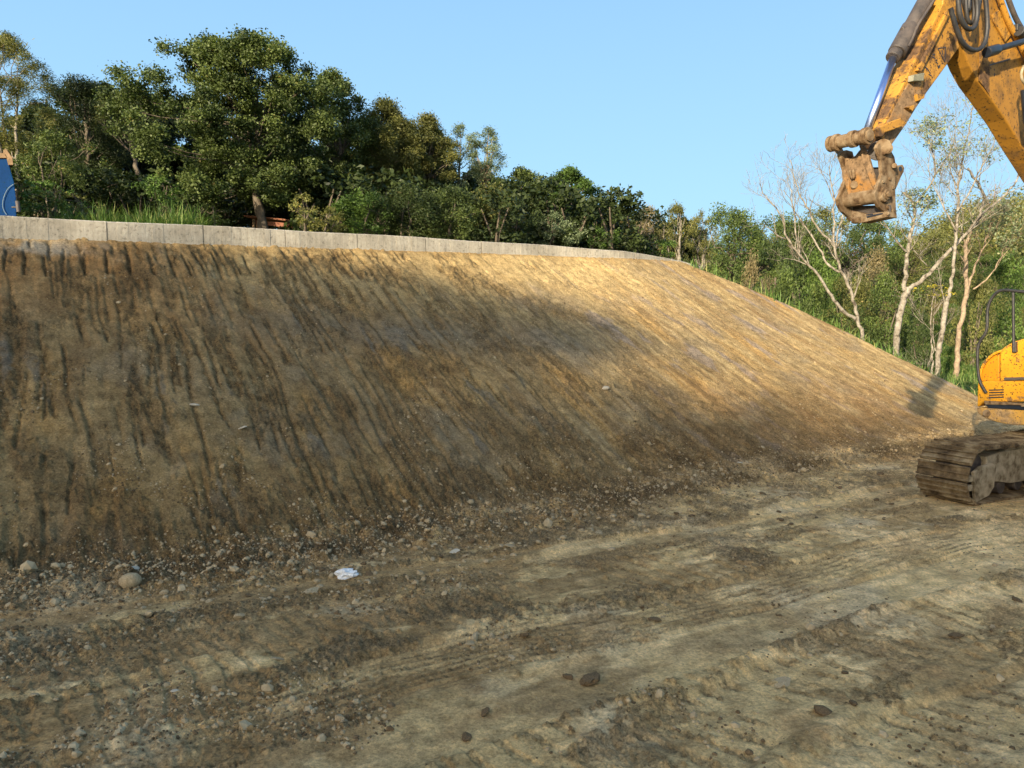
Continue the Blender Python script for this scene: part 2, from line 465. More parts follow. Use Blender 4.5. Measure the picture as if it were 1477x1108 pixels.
    base = lerp3(base, (.60, .47, .26), sm(.12, .4, fbm(c * 10 + 5, s * .9, 4, 65)) * .4 * sm(-2, 3, t))
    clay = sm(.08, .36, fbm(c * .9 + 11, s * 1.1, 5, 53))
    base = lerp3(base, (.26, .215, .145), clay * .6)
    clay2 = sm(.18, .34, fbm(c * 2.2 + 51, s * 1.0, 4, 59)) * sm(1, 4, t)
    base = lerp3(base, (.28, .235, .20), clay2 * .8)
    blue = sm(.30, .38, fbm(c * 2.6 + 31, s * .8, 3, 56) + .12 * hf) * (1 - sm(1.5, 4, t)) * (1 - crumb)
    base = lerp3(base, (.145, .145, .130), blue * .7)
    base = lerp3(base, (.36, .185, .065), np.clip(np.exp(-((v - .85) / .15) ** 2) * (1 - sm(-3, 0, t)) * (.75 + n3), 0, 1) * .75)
    shade_band = np.exp(-((v - .62 + .03 * (t + 1)) / .085) ** 2) * sm(-3.2, -1.6, t) * (1 - sm(2.6, 4.6, t))  # shadow strip across the slope, painted into the soil colour
    base = lerp3(base, (.20, .175, .130), np.clip(shade_band * (1.0 + .8 * n3), 0, 1) * .6)
    warm = np.exp(-((v - .12) / .18) ** 2) * sm(1.0, 4, t) * (1 - sm(8, 10, t))
    base = lerp3(base, (.24, .135, .055), np.clip(warm * (.6 + .8 * n3), 0, 1))
    sunlit_gold = sm(.62, .92, v + .12 * rag) * sm(-3.6, -1.8, t) * (1 - sm(4, 8, t))  # sunlit strip at the slope top, put into the soil colour
    base = lerp3(base, (.58, .43, .205), sunlit_gold * .75)
    base = lerp3(base, (.20, .135, .062), stain_shade * .55 * sm(-.4, .2, n3))
    face = noise(cell * 5.3 + .5, s * .7, 81) * (1 - crumb)
    base = base * (1 + .16 * face)[:, None]
    base = base * (1 - .22 * (1 - sm(-1, 4, t - 3 * (v - .6))))[:, None] * np.array((1.05, 1.0, .90))  # left and lower slope darkened in colour to deepen its shade
    mud = sm(.915, .96, v + .03 * rag) * (1 - sm(-4.6, -3.4, t)) * sm(-.35, .1, n3)
    base = lerp3(base, (.30, .27, .205), mud * .85)
    gcol = np.tile(np.array((.50, .375, .18)), (len(x), 1))
    gcol = lerp3(gcol, (.33, .235, .11), sm(-.1, .3, n1))
    gcol = lerp3(gcol, (.64, .49, .26), sm(.0, .35, gl + .3 * str_) * .8)
    gcol = lerp3(gcol, (.46, .385, .245), sm(.15, .4, fbm(x * .8, y * .8 + 9, 4, 55)) * .7)
    gcol = lerp3(gcol, (.30, .20, .095), sm(.12, .4, fbm(x * 2.3, y * 2.3 + 19, 4, 63)) * .6)
    gcol = lerp3(gcol, (.57, .43, .22), gsm * .3)
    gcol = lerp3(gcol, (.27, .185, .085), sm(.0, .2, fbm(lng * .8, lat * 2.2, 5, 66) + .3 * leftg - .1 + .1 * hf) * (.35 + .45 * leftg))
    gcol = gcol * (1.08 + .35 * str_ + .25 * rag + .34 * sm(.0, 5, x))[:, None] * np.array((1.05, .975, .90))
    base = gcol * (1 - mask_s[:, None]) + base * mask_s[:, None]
    top_ = np.clip(w1 * 1.6 + w2 * 1.8, 0, 1)
    dark = crumb_all * (.40 + .60 * sm(-.25, .25, n3)) * (1 - .55 * top_ * sm(-.2, .3, noise(x * 9, y * 9, 73)))
    moist = np.array((.26, .19, .10)) * (1 - mask_s[:, None]) + np.array((.150, .098, .043)) * mask_s[:, None] + np.array((.14, .095, .04)) * (mask_s * sm(2, 6, t))[:, None]  # moist soil colour, also darker to stand in for shade between crumbs
    base = base * (1 - .85 * dark[:, None]) + moist * (.85 * dark[:, None])
    wet = rubble * sm(-.2, .25, fbm(x * 1.3, y * 1.3, 4, 64) + .1) * (1 - sm(9, 11, t))
    base = lerp3(base, (.105, .07, .033), np.clip(wet, 0, 1) * .75)
    return out, base, veg, crumb_all

def build_terrain():
    RES = 1.0
    fa = np.linspace(-44, 44, int(980 * RES))
    ca1 = np.linspace(-180, -44, 44)[:-1]; ca2 = np.linspace(44, 180, 44)[1:]
    az = np.radians(np.r_[ca1, fa, ca2])
    rr = np.r_[np.linspace(.25, 2.6, 12)[:-1], np.exp(np.linspace(math.log(2.6), math.log(22.5), int(860 * RES))), np.exp(np.linspace(math.log(22.5), math.log(900), 110))[1:]]
    A, R = np.meshgrid(az, rr)
    x = (np.sin(A) * R).ravel(); y = (np.cos(A) * R).ravel()
    zb = base_height(x, y)
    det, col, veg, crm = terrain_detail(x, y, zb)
    z = zb + det
    na, nr = len(az), len(rr)
    idx = np.arange(na * nr).reshape(nr, na)
    Fq = np.stack([idx[:-1, :-1], idx[:-1, 1:], idx[1:, 1:], idx[1:, :-1]], -1).reshape(-1, 4)[:, ::-1]
    V = np.stack([x, y, z], -1)
    fc = V[Fq].mean(1)
    t, s = ts(fc[:, 0], fc[:, 1])
    v = (s - foot_s(t)) / (crest_s(t) - foot_s(t))
    past = np.zeros(len(fc), bool)
    for a, b in zip(EDGE[:-1], EDGE[1:]):
        past |= (halfplane(t, s, a, b, 1.0) < planeA(t, s) - .12)
    past &= (s > -.3) & (t > 6)
    rad = np.hypot(fc[:, 0], fc[:, 1])
    green = (v > 1.01) | past | (rad > 27)
    slope = (v > 0) & ~green
    grd = ~green & ~slope
    for name, m, mat in (('dirt_ground', grd, M_SOIL), ('earth_slope', slope, M_SOIL), ('grassy_ground', green, M_TURF)):
        f = Fq[m]; u, inv = np.unique(f, return_inverse=True)
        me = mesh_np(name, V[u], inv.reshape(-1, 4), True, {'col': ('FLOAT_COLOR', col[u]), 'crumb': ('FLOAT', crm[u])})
        tag(link(name, me, mat), kind='structure')
M_TURF = simple_mat("turf", [(.3, (.045, .055, .018)), (.5, (.07, .085, .028)), (.75, (.12, .12, .05))], 2.5, .95, .6, 14, .05)
build_terrain()
def gz(x, y):
    x = np.atleast_1d(np.asarray(x, float)); y = np.atleast_1d(np.asarray(y, float))
    zb = base_height(x, y); d = terrain_detail(x, y, zb)[0]
    r = zb + d
    return float(r[0]) if len(r) == 1 else r

# ---------------------------------------------------------------- concrete kerb wall on the crest
def make_wall():
    m, nt, out = mat_new("board_marked_concrete")
    p = N(nt, "ShaderNodeBsdfPrincipled", Roughness=.9)
    n = ntex(nt, 2.2, 6, .65); r = ramp(nt, n, [(.3, (.24, .215, .165)), (.7, (.42, .385, .31))])
    a = nt.nodes.new("ShaderNodeAttribute"); a.attribute_name = 'tone'
    rt = ramp(nt, a.outputs['Fac'], [(0, (1.0, 1.0, .99)), (1, (1.10, 1.10, 1.08))])
    c = mixc(nt, 1.0, r.outputs[0], rt.outputs[0], 'MULTIPLY')
    mp = nt.nodes.new('ShaderNodeMapping'); mp.inputs['Scale'].default_value = (22, 22, 1.2); tc = nt.nodes.new('ShaderNodeTexCoord'); L(nt, tc.outputs['Object'], mp.inputs[0]); ns = ntex(nt, 1.0, 4, .7, mp.outputs[0]); rs_ = ramp(nt, ns, [(.35, (.62, .61, .58)), (.55, (1, 1, 1)), (.72, (1.25, 1.24, 1.2))]); c = mixc(nt, .40, c, rs_.outputs[0], 'MULTIPLY')
    n2 = ntex(nt, 22, 7, .75); r2 = ramp(nt, n2, [(.34, (.38, .36, .32)), (.44, (1, 1, 1)), (.7, (1.2, 1.2, 1.2))])
    c = mixc(nt, .9, c, r2.outputs[0], 'MULTIPLY'); L(nt, c, p.inputs['Base Color'])
    b = N(nt, "ShaderNodeBump", Strength=.6, Distance=.02); L(nt, n2, b.inputs['Height']); L(nt, b.outputs[0], p.inputs['Normal'])
    L(nt, p.outputs[0], out.inputs[0])
    T0, T1 = CR[0, 0] - 5, CR[-1, 0] + .5
    V = []; Fs = []; tone = []
    t = T0; rnd = random.Random(4); k = 0
    prof_w = .22
    while t < T1:
        w = rnd.uniform(.09, .15)
        joint = (k % 11 == 10)
        if joint: w = .018
        o = rnd.uniform(0, .006) if not joint else .014
        tn = rnd.random() if not joint else .9 
        t2 = t + w
        for (tt) in (t, t2):
            sc = float(crest_s(tt)); 
            top = float(np.interp(tt, [CR[0, 0], CR[1, 0], CR[2, 0], CR[4, 0], CR[5, 0], CR[6, 0], CR[6, 0] + .5], [3.43, 3.44, 3.47, 3.49, 3.46, 3.34, 3.25])) + .006 * math.sin(tt * 2.1) + rnd.uniform(-.002, .002)
            bot = float(crest_z(tt)) - .5
            bv = .014
            for (ds, z) in ((o - .02, bot), (o, top - bv), (o + bv, top), (prof_w - bv, top), (prof_w, top - bv), (prof_w, bot)):
                x_, y_ = xy(tt, sc + ds + .02)
                V.append((x_, y_, z)); tone.append(tn)
        b0 = len(V) - 12
        for j in range(5): Fs.append((b0 + j, b0 + j + 1, b0 + j + 7, b0 + j + 6))
        Fs.append((b0 + 5, b0, b0 + 6, b0 + 11)); 
        Fs.append((b0, b0 + 1, b0 + 4, b0 + 5)); Fs.append((b0 + 1, b0 + 2, b0 + 3, b0 + 4))
        Fs.append((b0 + 11, b0 + 10, b0 + 7, b0 + 6)); Fs.append((b0 + 10, b0 + 9, b0 + 8, b0 + 7))
        t = t2 + .0006; k += 1
    me = mesh_np("concrete_wall", np.array(V), np.array(Fs), False, {'tone': ('FLOAT', np.array(tone))})
    tag(link("concrete_wall", me, m), "low grey board-marked concrete wall along the top of the bare earth slope", "wall", kind='thing')
make_wall()
# ---------------------------------------------------------------- tubes and leaves
class Tubes:
    def __init__(s): s.V = []; s.F = []; s.n = 0
    def add(s, pts, r0, r1=None, k=6, radii=None, cap=False):
        P = np.asarray(pts, float); m = len(P)
        rad = np.asarray(radii, float) if radii is not None else np.linspace(r0, r1 if r1 is not None else r0, m)
        T = np.gradient(P, axis=0); T /= np.linalg.norm(T, axis=1)[:, None] + 1e-9
        ref = np.array((0, 0, 1.0)) if abs(T[0][2]) < .9 else np.array((1.0, 0, 0))
        U = np.cross(T, ref); U /= np.linalg.norm(U, axis=1)[:, None] + 1e-9
        for i in range(1, m):
            if U[i] @ U[i - 1] < 0: U[i] = -U[i]
        W = np.cross(T, U)
        a = np.linspace(0, 2 * math.pi, k, endpoint=False)
        R = P[:, None] + rad[:, None, None] * (np.cos(a)[None, :, None] * U[:, None] + np.sin(a)[None, :, None] * W[:, None])
        s.V.append(R.reshape(-1, 3))
        i = np.arange(m - 1)[:, None] * k; j = np.arange(k)[None]
        jn = (j + 1) % k
        s.F.append((np.stack([i + j, i + jn, i + k + jn, i + k + j], -1).reshape(-1, 4) + s.n))
        s.n += m * k
    def build(s, name, mat, parent=None, smooth=True):
        me = mesh_np(name, np.concatenate(s.V), np.concatenate(s.F), smooth)
        return link(name, me, mat, parent)

def leaf_quads(C, size, rs, aspect=.5, up=.35, droop=None, curl=0):
    """rhombus leaves at centres C"""
    n = len(C)
    a = rs.normal(size=(n, 3)); a[:, 2] = a[:, 2] * .7 + (droop if droop is not None else 0)
    a /= np.linalg.norm(a, axis=1)[:, None]
    b = rs.normal(size=(n, 3)); b[:, 2] *= (1 - up)
    b -= (b * a).sum(1)[:, None] * a; b /= np.linalg.norm(b, axis=1)[:, None] + 1e-9
    sz = size * rs.uniform(.6, 1.35, n)
    A = a * (sz * .5)[:, None]; B = b * (sz * .5 * aspect)[:, None]
    V = np.stack([C - A, C + B, C + A, C - B], 1).reshape(-1, 3)
    F = np.arange(n * 4).reshape(-1, 4)
    return V, F

def crown_mesh(name, clumps, rs, per, size, aspect=.5, flat=.65, tone=(.1, .6), warm=.04, droop=None, shell=.6, up=.35):
    """clumps (m,4): x y z r ; leaves spread through each clump, denser to its skin"""
    cs = []; tn = []
    for (x, y, z, r) in clumps:
        k = max(8, int(per * (r / .45) ** 2))
        d = rs.normal(size=(k, 3)); d /= np.linalg.norm(d, axis=1)[:, None]
        rad = r * rs.uniform(0, 1, k) ** (1 - shell) * (1 + .25 * rs.normal(size=k))
        c = d * rad[:, None]; c[:, 2] *= flat
        cs.append(c + (x, y, z))
        base = rs.uniform(*tone)
        tn.append(np.clip(base + rs.normal(size=k) * .07, 0, .75) + (rs.random(k) < warm) * .3)
    C = np.concatenate(cs); tn = np.clip(np.concatenate(tn), 0, 1)
    V, F = leaf_quads(C, size, rs, aspect, up, droop)
    return mesh_np(name, V, F, False, {'tone': ('FLOAT', np.repeat(tn, 4))})

M_LEAF_BROAD = leaf_mat("leaf_broad", (0.0212, 0.0364, 0.0097), (0.1162, 0.1516, 0.0405), (0.1618, 0.1244, 0.0311))
M_LEAF_OLIVE = leaf_mat("leaf_olive", (0.032, 0.0393, 0.0115), (0.1785, 0.1785, 0.0476), (0.2285, 0.1675, 0.0457))
M_LEAF_FRESH = leaf_mat("leaf_fresh", (0.027, 0.0541, 0.0108), (0.1465, 0.2367, 0.045), (0.2405, 0.2254, 0.045))
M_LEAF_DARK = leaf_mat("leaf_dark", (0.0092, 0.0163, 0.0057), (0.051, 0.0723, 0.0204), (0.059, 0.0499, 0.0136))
M_LEAF_GREY = leaf_mat("leaf_grey", (0.088, 0.121, 0.055), (0.242, 0.286, 0.154), (0.462, 0.374, 0.176))
M_LEAF_YELLOW = leaf_mat("leaf_yellow", (.20, .20, .03), (.50, .42, .05), (.65, .48, .06))
M_LEAF_DRY = leaf_mat("leaf_dry", (.10, .085, .04), (.26, .21, .10), (.38, .30, .16))
M_GRASS = leaf_mat("grass_blade", (0.0246, 0.0562, 0.0126), (0.1404, 0.234, 0.0527), (0.3978, 0.351, 0.1404), trans=.3)

def envelope(rs, n, cx, cy, zlo, zhi, R, Ry=None, kind='round', rmul=1.0):
    """clump centres spread through a lumpy crown volume"""
    Ry = Ry or R; H = (zhi - zlo)
    out = []
    lob = [(rs.uniform(0, 6.28), rs.uniform(.1, .35), rs.integers(2, 5)) for _ in range(3)]
    while len(out) < n:
        u = rs.uniform(0, 1); ph = rs.uniform(0, 6.2832)
        if kind == 'round': prof = math.sqrt(max(0, 1 - (2 * u - 1) ** 2)) * .98 + .02
        elif kind == 'top': prof = min(1, (1 - u) * 3.2) * (.45 + .55 * u)
        elif kind == 'big': prof = np.interp(u, [0, .12, .35, .6, .8, .92, 1], [.8, .95, 1, 1, .88, .60, .2])
        elif kind == 'cone': prof = (1 - u) ** .6 * min(1, u * 4 + .4)
        else: prof = min(1, (1 - u) * 4) * min(1, .55 + u)
        prof *= 1 + sum(a * math.sin(k * ph + p + u * 4) for p, a, k in lob) * .6
        q = rs.uniform(0, 1) ** .42
        r = rs.uniform(.75, 1.3) * .26 * min(R, H * .7) * rmul
        rr_ = max(0, prof * q)
        out.append((cx + math.cos(ph) * R * rr_, cy + math.sin(ph) * Ry * rr_, zlo + u * H, r))
    return np.array(out)

def limbs(tb, base, fork, clumps, rs, r0, frac=.6, bend=.25):
    """limbs from points on the trunk to the clumps"""
    base = np.array(base); fork = np.array(fork)
    for c in clumps:
        if rs.random() > frac: continue
        k = rs.uniform(.45, 1.0)
        p0 = base + (fork - base) * k
        if c[2] < p0[2]: p0 = base + (fork - base) * max(.25, (c[2] - base[2]) / max(.1, fork[2] - base[2]) * .7)
        p3 = np.array(c[:3]); mid = (p0 + p3) / 2 + np.array((0, 0, -.05)) * np.linalg.norm(p3 - p0)
        mid += rs.normal(size=3) * .06 * np.linalg.norm(p3 - p0)
        tt = np.linspace(0, 1, 7)[:, None]
        P = (1 - tt) ** 2 * p0 + 2 * tt * (1 - tt) * mid + tt ** 2 * p3
        P[1:-1] += rs.normal(size=(5, 3)) * .02
        tb.add(P, r0 * rs.uniform(.14, .30), .006, 5)

def wood_path(tb, pts, r0, r1, rs, k=8, jit=.015, n=None):
    P = np.array(pts, float)
    seg = np.r_[0, np.cumsum(np.linalg.norm(np.diff(P, axis=0), axis=1))]
    n = n or max(6, int(seg[-1] / .12))
    u = np.linspace(0, seg[-1], n)
    # smooth interpolation (catmull style through linear + smoothing)
    Q = np.stack([np.interp(u, seg, P[:, i]) for i in range(3)], 1)
    for _ in range(2): Q[1:-1] = (Q[:-2] + 2 * Q[1:-1] + Q[2:]) / 4
    Q[1:-1] += rs.normal(size=(n - 2, 3)) * jit
    rad = np.interp(u, [0, seg[-1]], [r0, r1]) * (1 + rs.normal(size=n) * .04)
    tb.add(Q, 0, 0, k, radii=rad)
    return Q, rad

def tree(name, label, px, ytop, Y, wpx, ylow, leaf, rs_seed, kind='round', n=26, per=420, size=.085, aspect=.5,
         flat=.7, tone=(.1, .6), warm=.03, trunk_r=.11, bark=None, stems=1, lean=0, rmul=1.0, group=None, droop=None, frac=.6, depth=None, cat='tree', shell=.6):
    """px: centre column, ytop/ylow: crown rows, wpx: crown half width in photo pixels, at depth Y"""
    rs = np.random.default_rng(rs_seed)
    n = int(n * (3.4 if wpx < 60 and cat == 'tree' and leaf is not M_LEAF_DARK and Y < 21 and px > 500 else 2.0)); frac *= .5; per = per * 3.1; size = size * .60; rmul = rmul * (1.0 if (wpx < 60 and 500 < px < 730 and Y < 21) else .80); shell = .5
    c = at(px, ytop, Y); zt = c[2]; zl = at(px, ylow, Y)[2]
    R = wpx / 1116 * Y
    x0, y0 = c[0] + lean, Y
    zb = gz(x0, y0)
    e = empty(name, (x0, y0, zb), label, cat, group)
    cl = envelope(rs, n, c[0] - x0, 0, zl - zb, zt - zb - .15, R, depth or R, kind, rmul)
    tb = Tubes()
    for s_ in range(stems):
        a = rs.uniform(0, 6.28); off = (0 if stems == 1 else .16)
        b0 = np.array((math.cos(a) * off, math.sin(a) * off, -.15))
        hi = (zl - zb) + (zt - zl) * .62
        top = np.array((c[0] - x0 + rs.normal() * .25 * R * (stems > 1) , rs.normal() * .2, hi))
        midp = b0 + (top - b0) * .4 + np.array((rs.normal() * .08, rs.normal() * .08, 0))
        Q, rad = wood_path(tb, [b0, midp, b0 + (top - b0) * .7 + rs.normal(size=3) * .06, top], trunk_r * 1.15, trunk_r * .25, rs)
        limbs(tb, Q[len(Q) // 4], top, cl, rs, trunk_r, frac / stems)
    tb.build('trunk', bark or M_BARK, e)
    me = crown_mesh('crown', cl, rs, per, size, aspect, flat, tone, warm, droop, shell)
    link('crown', me, leaf, e)
    return e

# ---------------------------------------------------------------- the wood above the wall
tree('feathery_tree', 'tall olive-green feathery tree with pale thin stems at the left edge, above the blue skip', 8, 42, 15.5, 66, 225, M_LEAF_OLIVE, 11, 'full', 64, 600, .10, .2, .8, (.3, .8), .03, .05, M_BARKPALE, 3, 0, .8, frac=.35)
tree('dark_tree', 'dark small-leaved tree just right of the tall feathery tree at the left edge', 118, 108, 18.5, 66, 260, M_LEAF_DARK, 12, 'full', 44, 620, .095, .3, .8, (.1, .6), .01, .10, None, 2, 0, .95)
tree('acacia_tree', 'dark tree with one bright yellow-green flat top, left of the big broad-leaved tree', 188, 118, 17.5, 46, 200, M_LEAF_OLIVE, 13, 'full', 26, 520, .085, .22, .6, (.25, .75), .02, .08, M_BARK, 1, .2, .9)
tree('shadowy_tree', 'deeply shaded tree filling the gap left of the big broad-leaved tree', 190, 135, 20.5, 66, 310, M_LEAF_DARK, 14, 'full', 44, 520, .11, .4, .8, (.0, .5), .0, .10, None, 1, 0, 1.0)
big = tree('broadleaf_tree', 'biggest broad-leaved tree of the wood, its trunk rising behind the wooden table', 340, 48, 15.8, 120, 288, M_LEAF_BROAD, 15, 'big', 150, 560, .088, .62, .75, (.1, .75), .02, .085, None, 2, .55, .62, depth=1.6, frac=.3)
tree('broadleaf_tree', 'rounded broad-leaved tree right of and touching the biggest tree', 478, 100, 17.5, 64, 300, M_LEAF_BROAD, 16, 'full', 62, 560, .088, .6, .8, (.15, .75), .03, .11, None, 2, 0, .95)
tree('acacia_tree', 'olive tree with ragged top standing over a leaning bare stem, mid wood', 556, 140, 18.5, 58, 315, M_LEAF_OLIVE, 17, 'full', 50, 560, .09, .42, .75, (.15, .65), .03, .10, M_BARKBROWN, 2, 0, .9)
tree('acacia_tree', 'brownish olive tree left of the two airy sky-gapped trees', 617, 162, 19, 44, 315, M_LEAF_OLIVE, 18, 'full', 40, 520, .09, .42, .75, (.1, .6), .08, .09, None, 1, 0, .9)
tree('airy_tree', 'left one of the two airy trees with sky showing through', 664, 172, 19.5, 26, 285, M_LEAF_GREY, 19, 'full', 17, 420, .08, .35, .75, (.0, .5), .02, .06, M_BARK, 1, 0, 1.15)
tree('airy_tree', 'right one of the two airy trees, its thin stem leaning against open sky', 703, 176, 19.5, 27, 262, M_LEAF_GREY, 20, 'full', 18, 430, .08, .35, .75, (.0, .5), .02, .055, M_BARKBROWN, 1, -.35, 1.15)
tree('round_tree', 'low tree filling the dip right of the two airy trees', 752, 238, 20, 42, 330, M_LEAF_BROAD, 21, 'full', 34, 460, .10, .5, .75, (.1, .7), .03, .08, None, 1, 0, 1.0)
tree('round_tree', 'bright green tree with a pointed top at the right end of the tall wood', 822, 236, 20, 42, 350, M_LEAF_FRESH, 22, 'full', 44, 520, .10, .55, .75, (.0, .5), .02, .09, None, 1, 0, .95)
tree('round_tree', 'dark tree in the corner between the bright green tree and the vine-hung trees', 878, 282, 21, 34, 355, M_LEAF_DARK, 23, 'full', 28, 500, .11, .5, .75, (.3, .8), .02, .08, None, 1, 0, 1.1)
for i, (px, yt, Y, w, yl, mt, lab) in enumerate([
    (935, 294, 23, 30, 365, M_LEAF_DRY, 'left one of the pale yellowish vine-hung trees behind the wall end'),
    (975, 290, 22.5, 30, 372, M_LEAF_OLIVE, 'middle one of the yellowish vine-hung trees behind the wall end'),
    (1012, 300, 23, 24, 376, M_LEAF_OLIVE, 'right one of the yellowish vine-hung trees behind the wall end')]):
    tree('vine_hung_tree', lab, px, yt, Y, w, yl, mt, 30 + i, 'full', 40, 420, .10, .3, 1.3, (.2, .85), .05, .07, M_BARKPALE, 2, 0, .85, droop=-1.0)
# undergrowth along the wall
under = [
    (70, 185, 14.6, 62, 268, M_LEAF_BROAD, (.2, .8), 'wide leafy shrub with long leaves behind the blue skip'),
    (66, 252, 13.0, 36, 305, M_LEAF_FRESH, (.1, .6), 'light green shrub beside the blue skip, over the left end of the wall'),
    (110, 268, 13.2, 30, 306, M_LEAF_OLIVE, (.3, .8), 'low olive shrub left of the tall grass'),
    (232, 245, 14.0, 26, 298, M_LEAF_FRESH, (.0, .5), 'small fresh green shrub in the shade left of the biggest trunk'),
    (300, 285, 15.0, 40, 322, M_LEAF_DARK, (.2, .8), 'dark ground shrub left of the wooden table'),
    (440, 270, 14.4, 20, 330, M_LEAF_OLIVE, (.4, .9), 'narrow yellow-green shrub at the right end of the wooden table'),
    (475, 288, 14.4, 24, 334, M_LEAF_OLIVE, (.3, .9), 'rounded olive bush second right of the wooden table'),
    (530, 270, 14.8, 36, 336, M_LEAF_FRESH, (.0, .5), 'climbing green bush at the foot of the leaning bare stem'),
    (590, 262, 15.2, 42, 340, M_LEAF_DARK, (.4, 1.), 'broad dark bush under the brownish olive tree'),
    (650, 265, 15.8, 42, 346, M_LEAF_BROAD, (.1, .7), 'wide bush under the two airy trees'),
    (705, 262, 17.0, 40, 350, M_LEAF_OLIVE, (.2, .8), 'brown-tinged bush below the leaning airy tree'),
    (745, 285, 17.0, 36, 350, M_LEAF_DARK, (.3, .9), 'dark bush in front of the low dip tree'),
    (800, 300, 17.6, 34, 358, M_LEAF_GREY, (.0, .6), 'bush with pale hanging leaves near the bright green tree'),
    (860, 318, 18.0, 30, 362, M_LEAF_FRESH, (.0, .5), 'bright green bush over the thinner right part of the wall'),
    (905, 330, 18.6, 30, 366, M_LEAF_DARK, (.2, .8), 'dark bush below the left vine-hung tree'),
    (955, 338, 19.0, 24, 374, M_LEAF_FRESH, (.0, .5), 'small fresh bush just above the end of the wall'),
    (150, 235, 16.0, 50, 300, M_LEAF_DARK, (.1, .8), 'dark tangled undergrowth bush behind the tall grass'),
    (400, 240, 18.2, 70, 320, M_LEAF_DARK, (.0, .6), 'dark undergrowth bush behind the big trunk and table'),
]
for i, (px, yt, Y, w, yl, mt, tn, lab) in enumerate(under):
    tree('bush', lab, px, yt, Y, w, yl, mt, 60 + i, 'full', 20, 380, .085, .42, .8, tn, .05, .03, M_BARK, 2, 0, 1.25, cat='bush', depth=.9)
UNDERGROWTH_HERE = 1
# trees closing the wood at the back, they look alike
for i, (px, yt, Y, w, yl) in enumerate([(30, 190, 20, 50, 305), (110, 200, 21, 50, 308), (180, 190, 22, 50, 312), (235, 190, 21, 45, 318), (290, 190, 22, 60, 320), (350, 200, 21, 60, 322), (420, 190, 21, 55, 325), (100, 122, 21, 46, 300), (150, 122, 20.5, 46, 300), (215, 132, 21, 44, 300), (570, 165, 21.5, 46, 330), (625, 185, 22, 40, 330), (480, 200, 21, 50, 328), (540, 215, 22, 50, 332), (600, 240, 22, 50, 336), (655, 268, 23, 44, 340), (710, 272, 23, 44, 344), (760, 268, 24, 40, 348), (820, 280, 24, 44, 352), (870, 300, 24, 40, 358), (920, 312, 26, 40, 362), (980, 312, 26, 40, 368), (60, 150, 23, 60, 300), (250, 150, 24, 60, 315), (400, 120, 23, 70, 320), (500, 175, 24, 50, 320), (600, 215, 24, 60, 325), (690, 245, 25, 50, 340),
                                        (780, 270, 25, 50, 350), (850, 300, 26, 40, 355)]):
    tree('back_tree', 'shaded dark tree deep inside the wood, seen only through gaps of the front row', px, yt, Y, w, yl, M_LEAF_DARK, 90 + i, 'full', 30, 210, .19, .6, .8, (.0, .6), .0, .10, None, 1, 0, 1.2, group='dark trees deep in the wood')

# ---------------------------------------------------------------- bare trees right of the slope
RS_ = .68
def bare_tree(name, label, Y, paths, seed, bark, twigs=1.0, leafspec=None, yoff=0.0, twlen=.5):
    """paths: list of (points in photo pixels, r0, r1, depth shift) ; first one is the trunk"""
    rs = np.random.default_rng(seed)
    b = at(*paths[0][0][0], Y)
    zb = gz(b[0], Y)
    e = empty(name, (b[0], Y, zb), label, 'tree')
    o = np.array((b[0], Y, zb)); tb = Tubes(); tips = []
    for j, (pp, r0, r1, dd) in enumerate(paths):
        P = np.array([at(x, y, Y + dd * (i / max(1, len(pp) - 1))) for i, (x, y) in enumerate(pp)]) - o
        if j == 0: P = np.vstack([[P[0][0], P[0][1], min(-.2, P[0][2] - .1)], P])
        Q, rad = wood_path(tb, P, r0 * RS_, r1 * .8, rs, 9, .013)
        stack = [(Q, rad, 0)]
        while stack:
            Qc, rc, lv = stack.pop()
            if lv >= 3: continue
            ln = np.linalg.norm(Qc[-1] - Qc[0])
            k = int(rs.poisson(twigs * ln * (2.6, 4.0, 4.0)[lv]))
            for _ in range(k):
                i = int(rs.uniform(.35 if lv == 0 else .2, 1) * (len(Qc) - 2)) + 1
                if lv == 0 and rc[i] > .055: continue
                d = Qc[min(i + 1, len(Qc) - 1)] - Qc[i - 1]; d /= np.linalg.norm(d) + 1e-9
                side = rs.normal(size=3); side -= (side @ d) * d; side /= np.linalg.norm(side)
                dr = d * rs.uniform(.5, 1) + side * rs.uniform(.5, 1.0) + np.array((0, 0, .35)); dr /= np.linalg.norm(dr)
                l = rs.uniform(.5, 1.3) * twlen * (1.5, .9, .5)[lv]
                m = 6; st = [Qc[i]]
                for q in range(m):
                    dr = dr + rs.normal(size=3) * .16 + np.array((0, 0, .07)); dr /= np.linalg.norm(dr)
                    st.append(st[-1] + dr * l / m)
                st = np.array(st); r_ = np.linspace(min(rc[i] * .55, .014 / (1 + lv * .6)), .0028, m + 1)
                tb.add(st, 0, 0, 5 if lv == 0 else 4, radii=r_)
                tips.append(st[-1]); tips.append(st[-3])
                stack.append((st, r_, lv + 1))
    tb.build('trunk', bark, e)
    if leafspec:
        mt, zones, per, size, asp = leafspec
        tips = np.array(tips); C = []; tn = []
        for (zx, zy, zr, dens) in zones:
            c = at(zx, zy, Y) - o; R = zr / 1116 * Y
            dd = np.hypot(tips[:, 0] - c[0], tips[:, 2] - c[2])
            sel = tips[(dd < R)]
            for p in sel:
                if rs.random() > dens: continue
                k = rs.poisson(per)
                C.append(p + rs.normal(size=(k, 3)) * (.10, .10, .035)); tn.append(np.clip(rs.uniform(.1, .8) + rs.normal(size=k) * .12, 0, 1))
        if C:
            C = np.concatenate(C); tn = np.concatenate(tn)
            V, F = leaf_quads(C, size, rs, asp, .6)
            link('crown', mesh_np('crown', V, F, False, {'tone': ('FLOAT', np.repeat(tn, 4))}), mt, e)
    return e
def C8(pts, ox, oy, sc): return [(ox + x / sc, oy + y / sc) for x, y in pts]
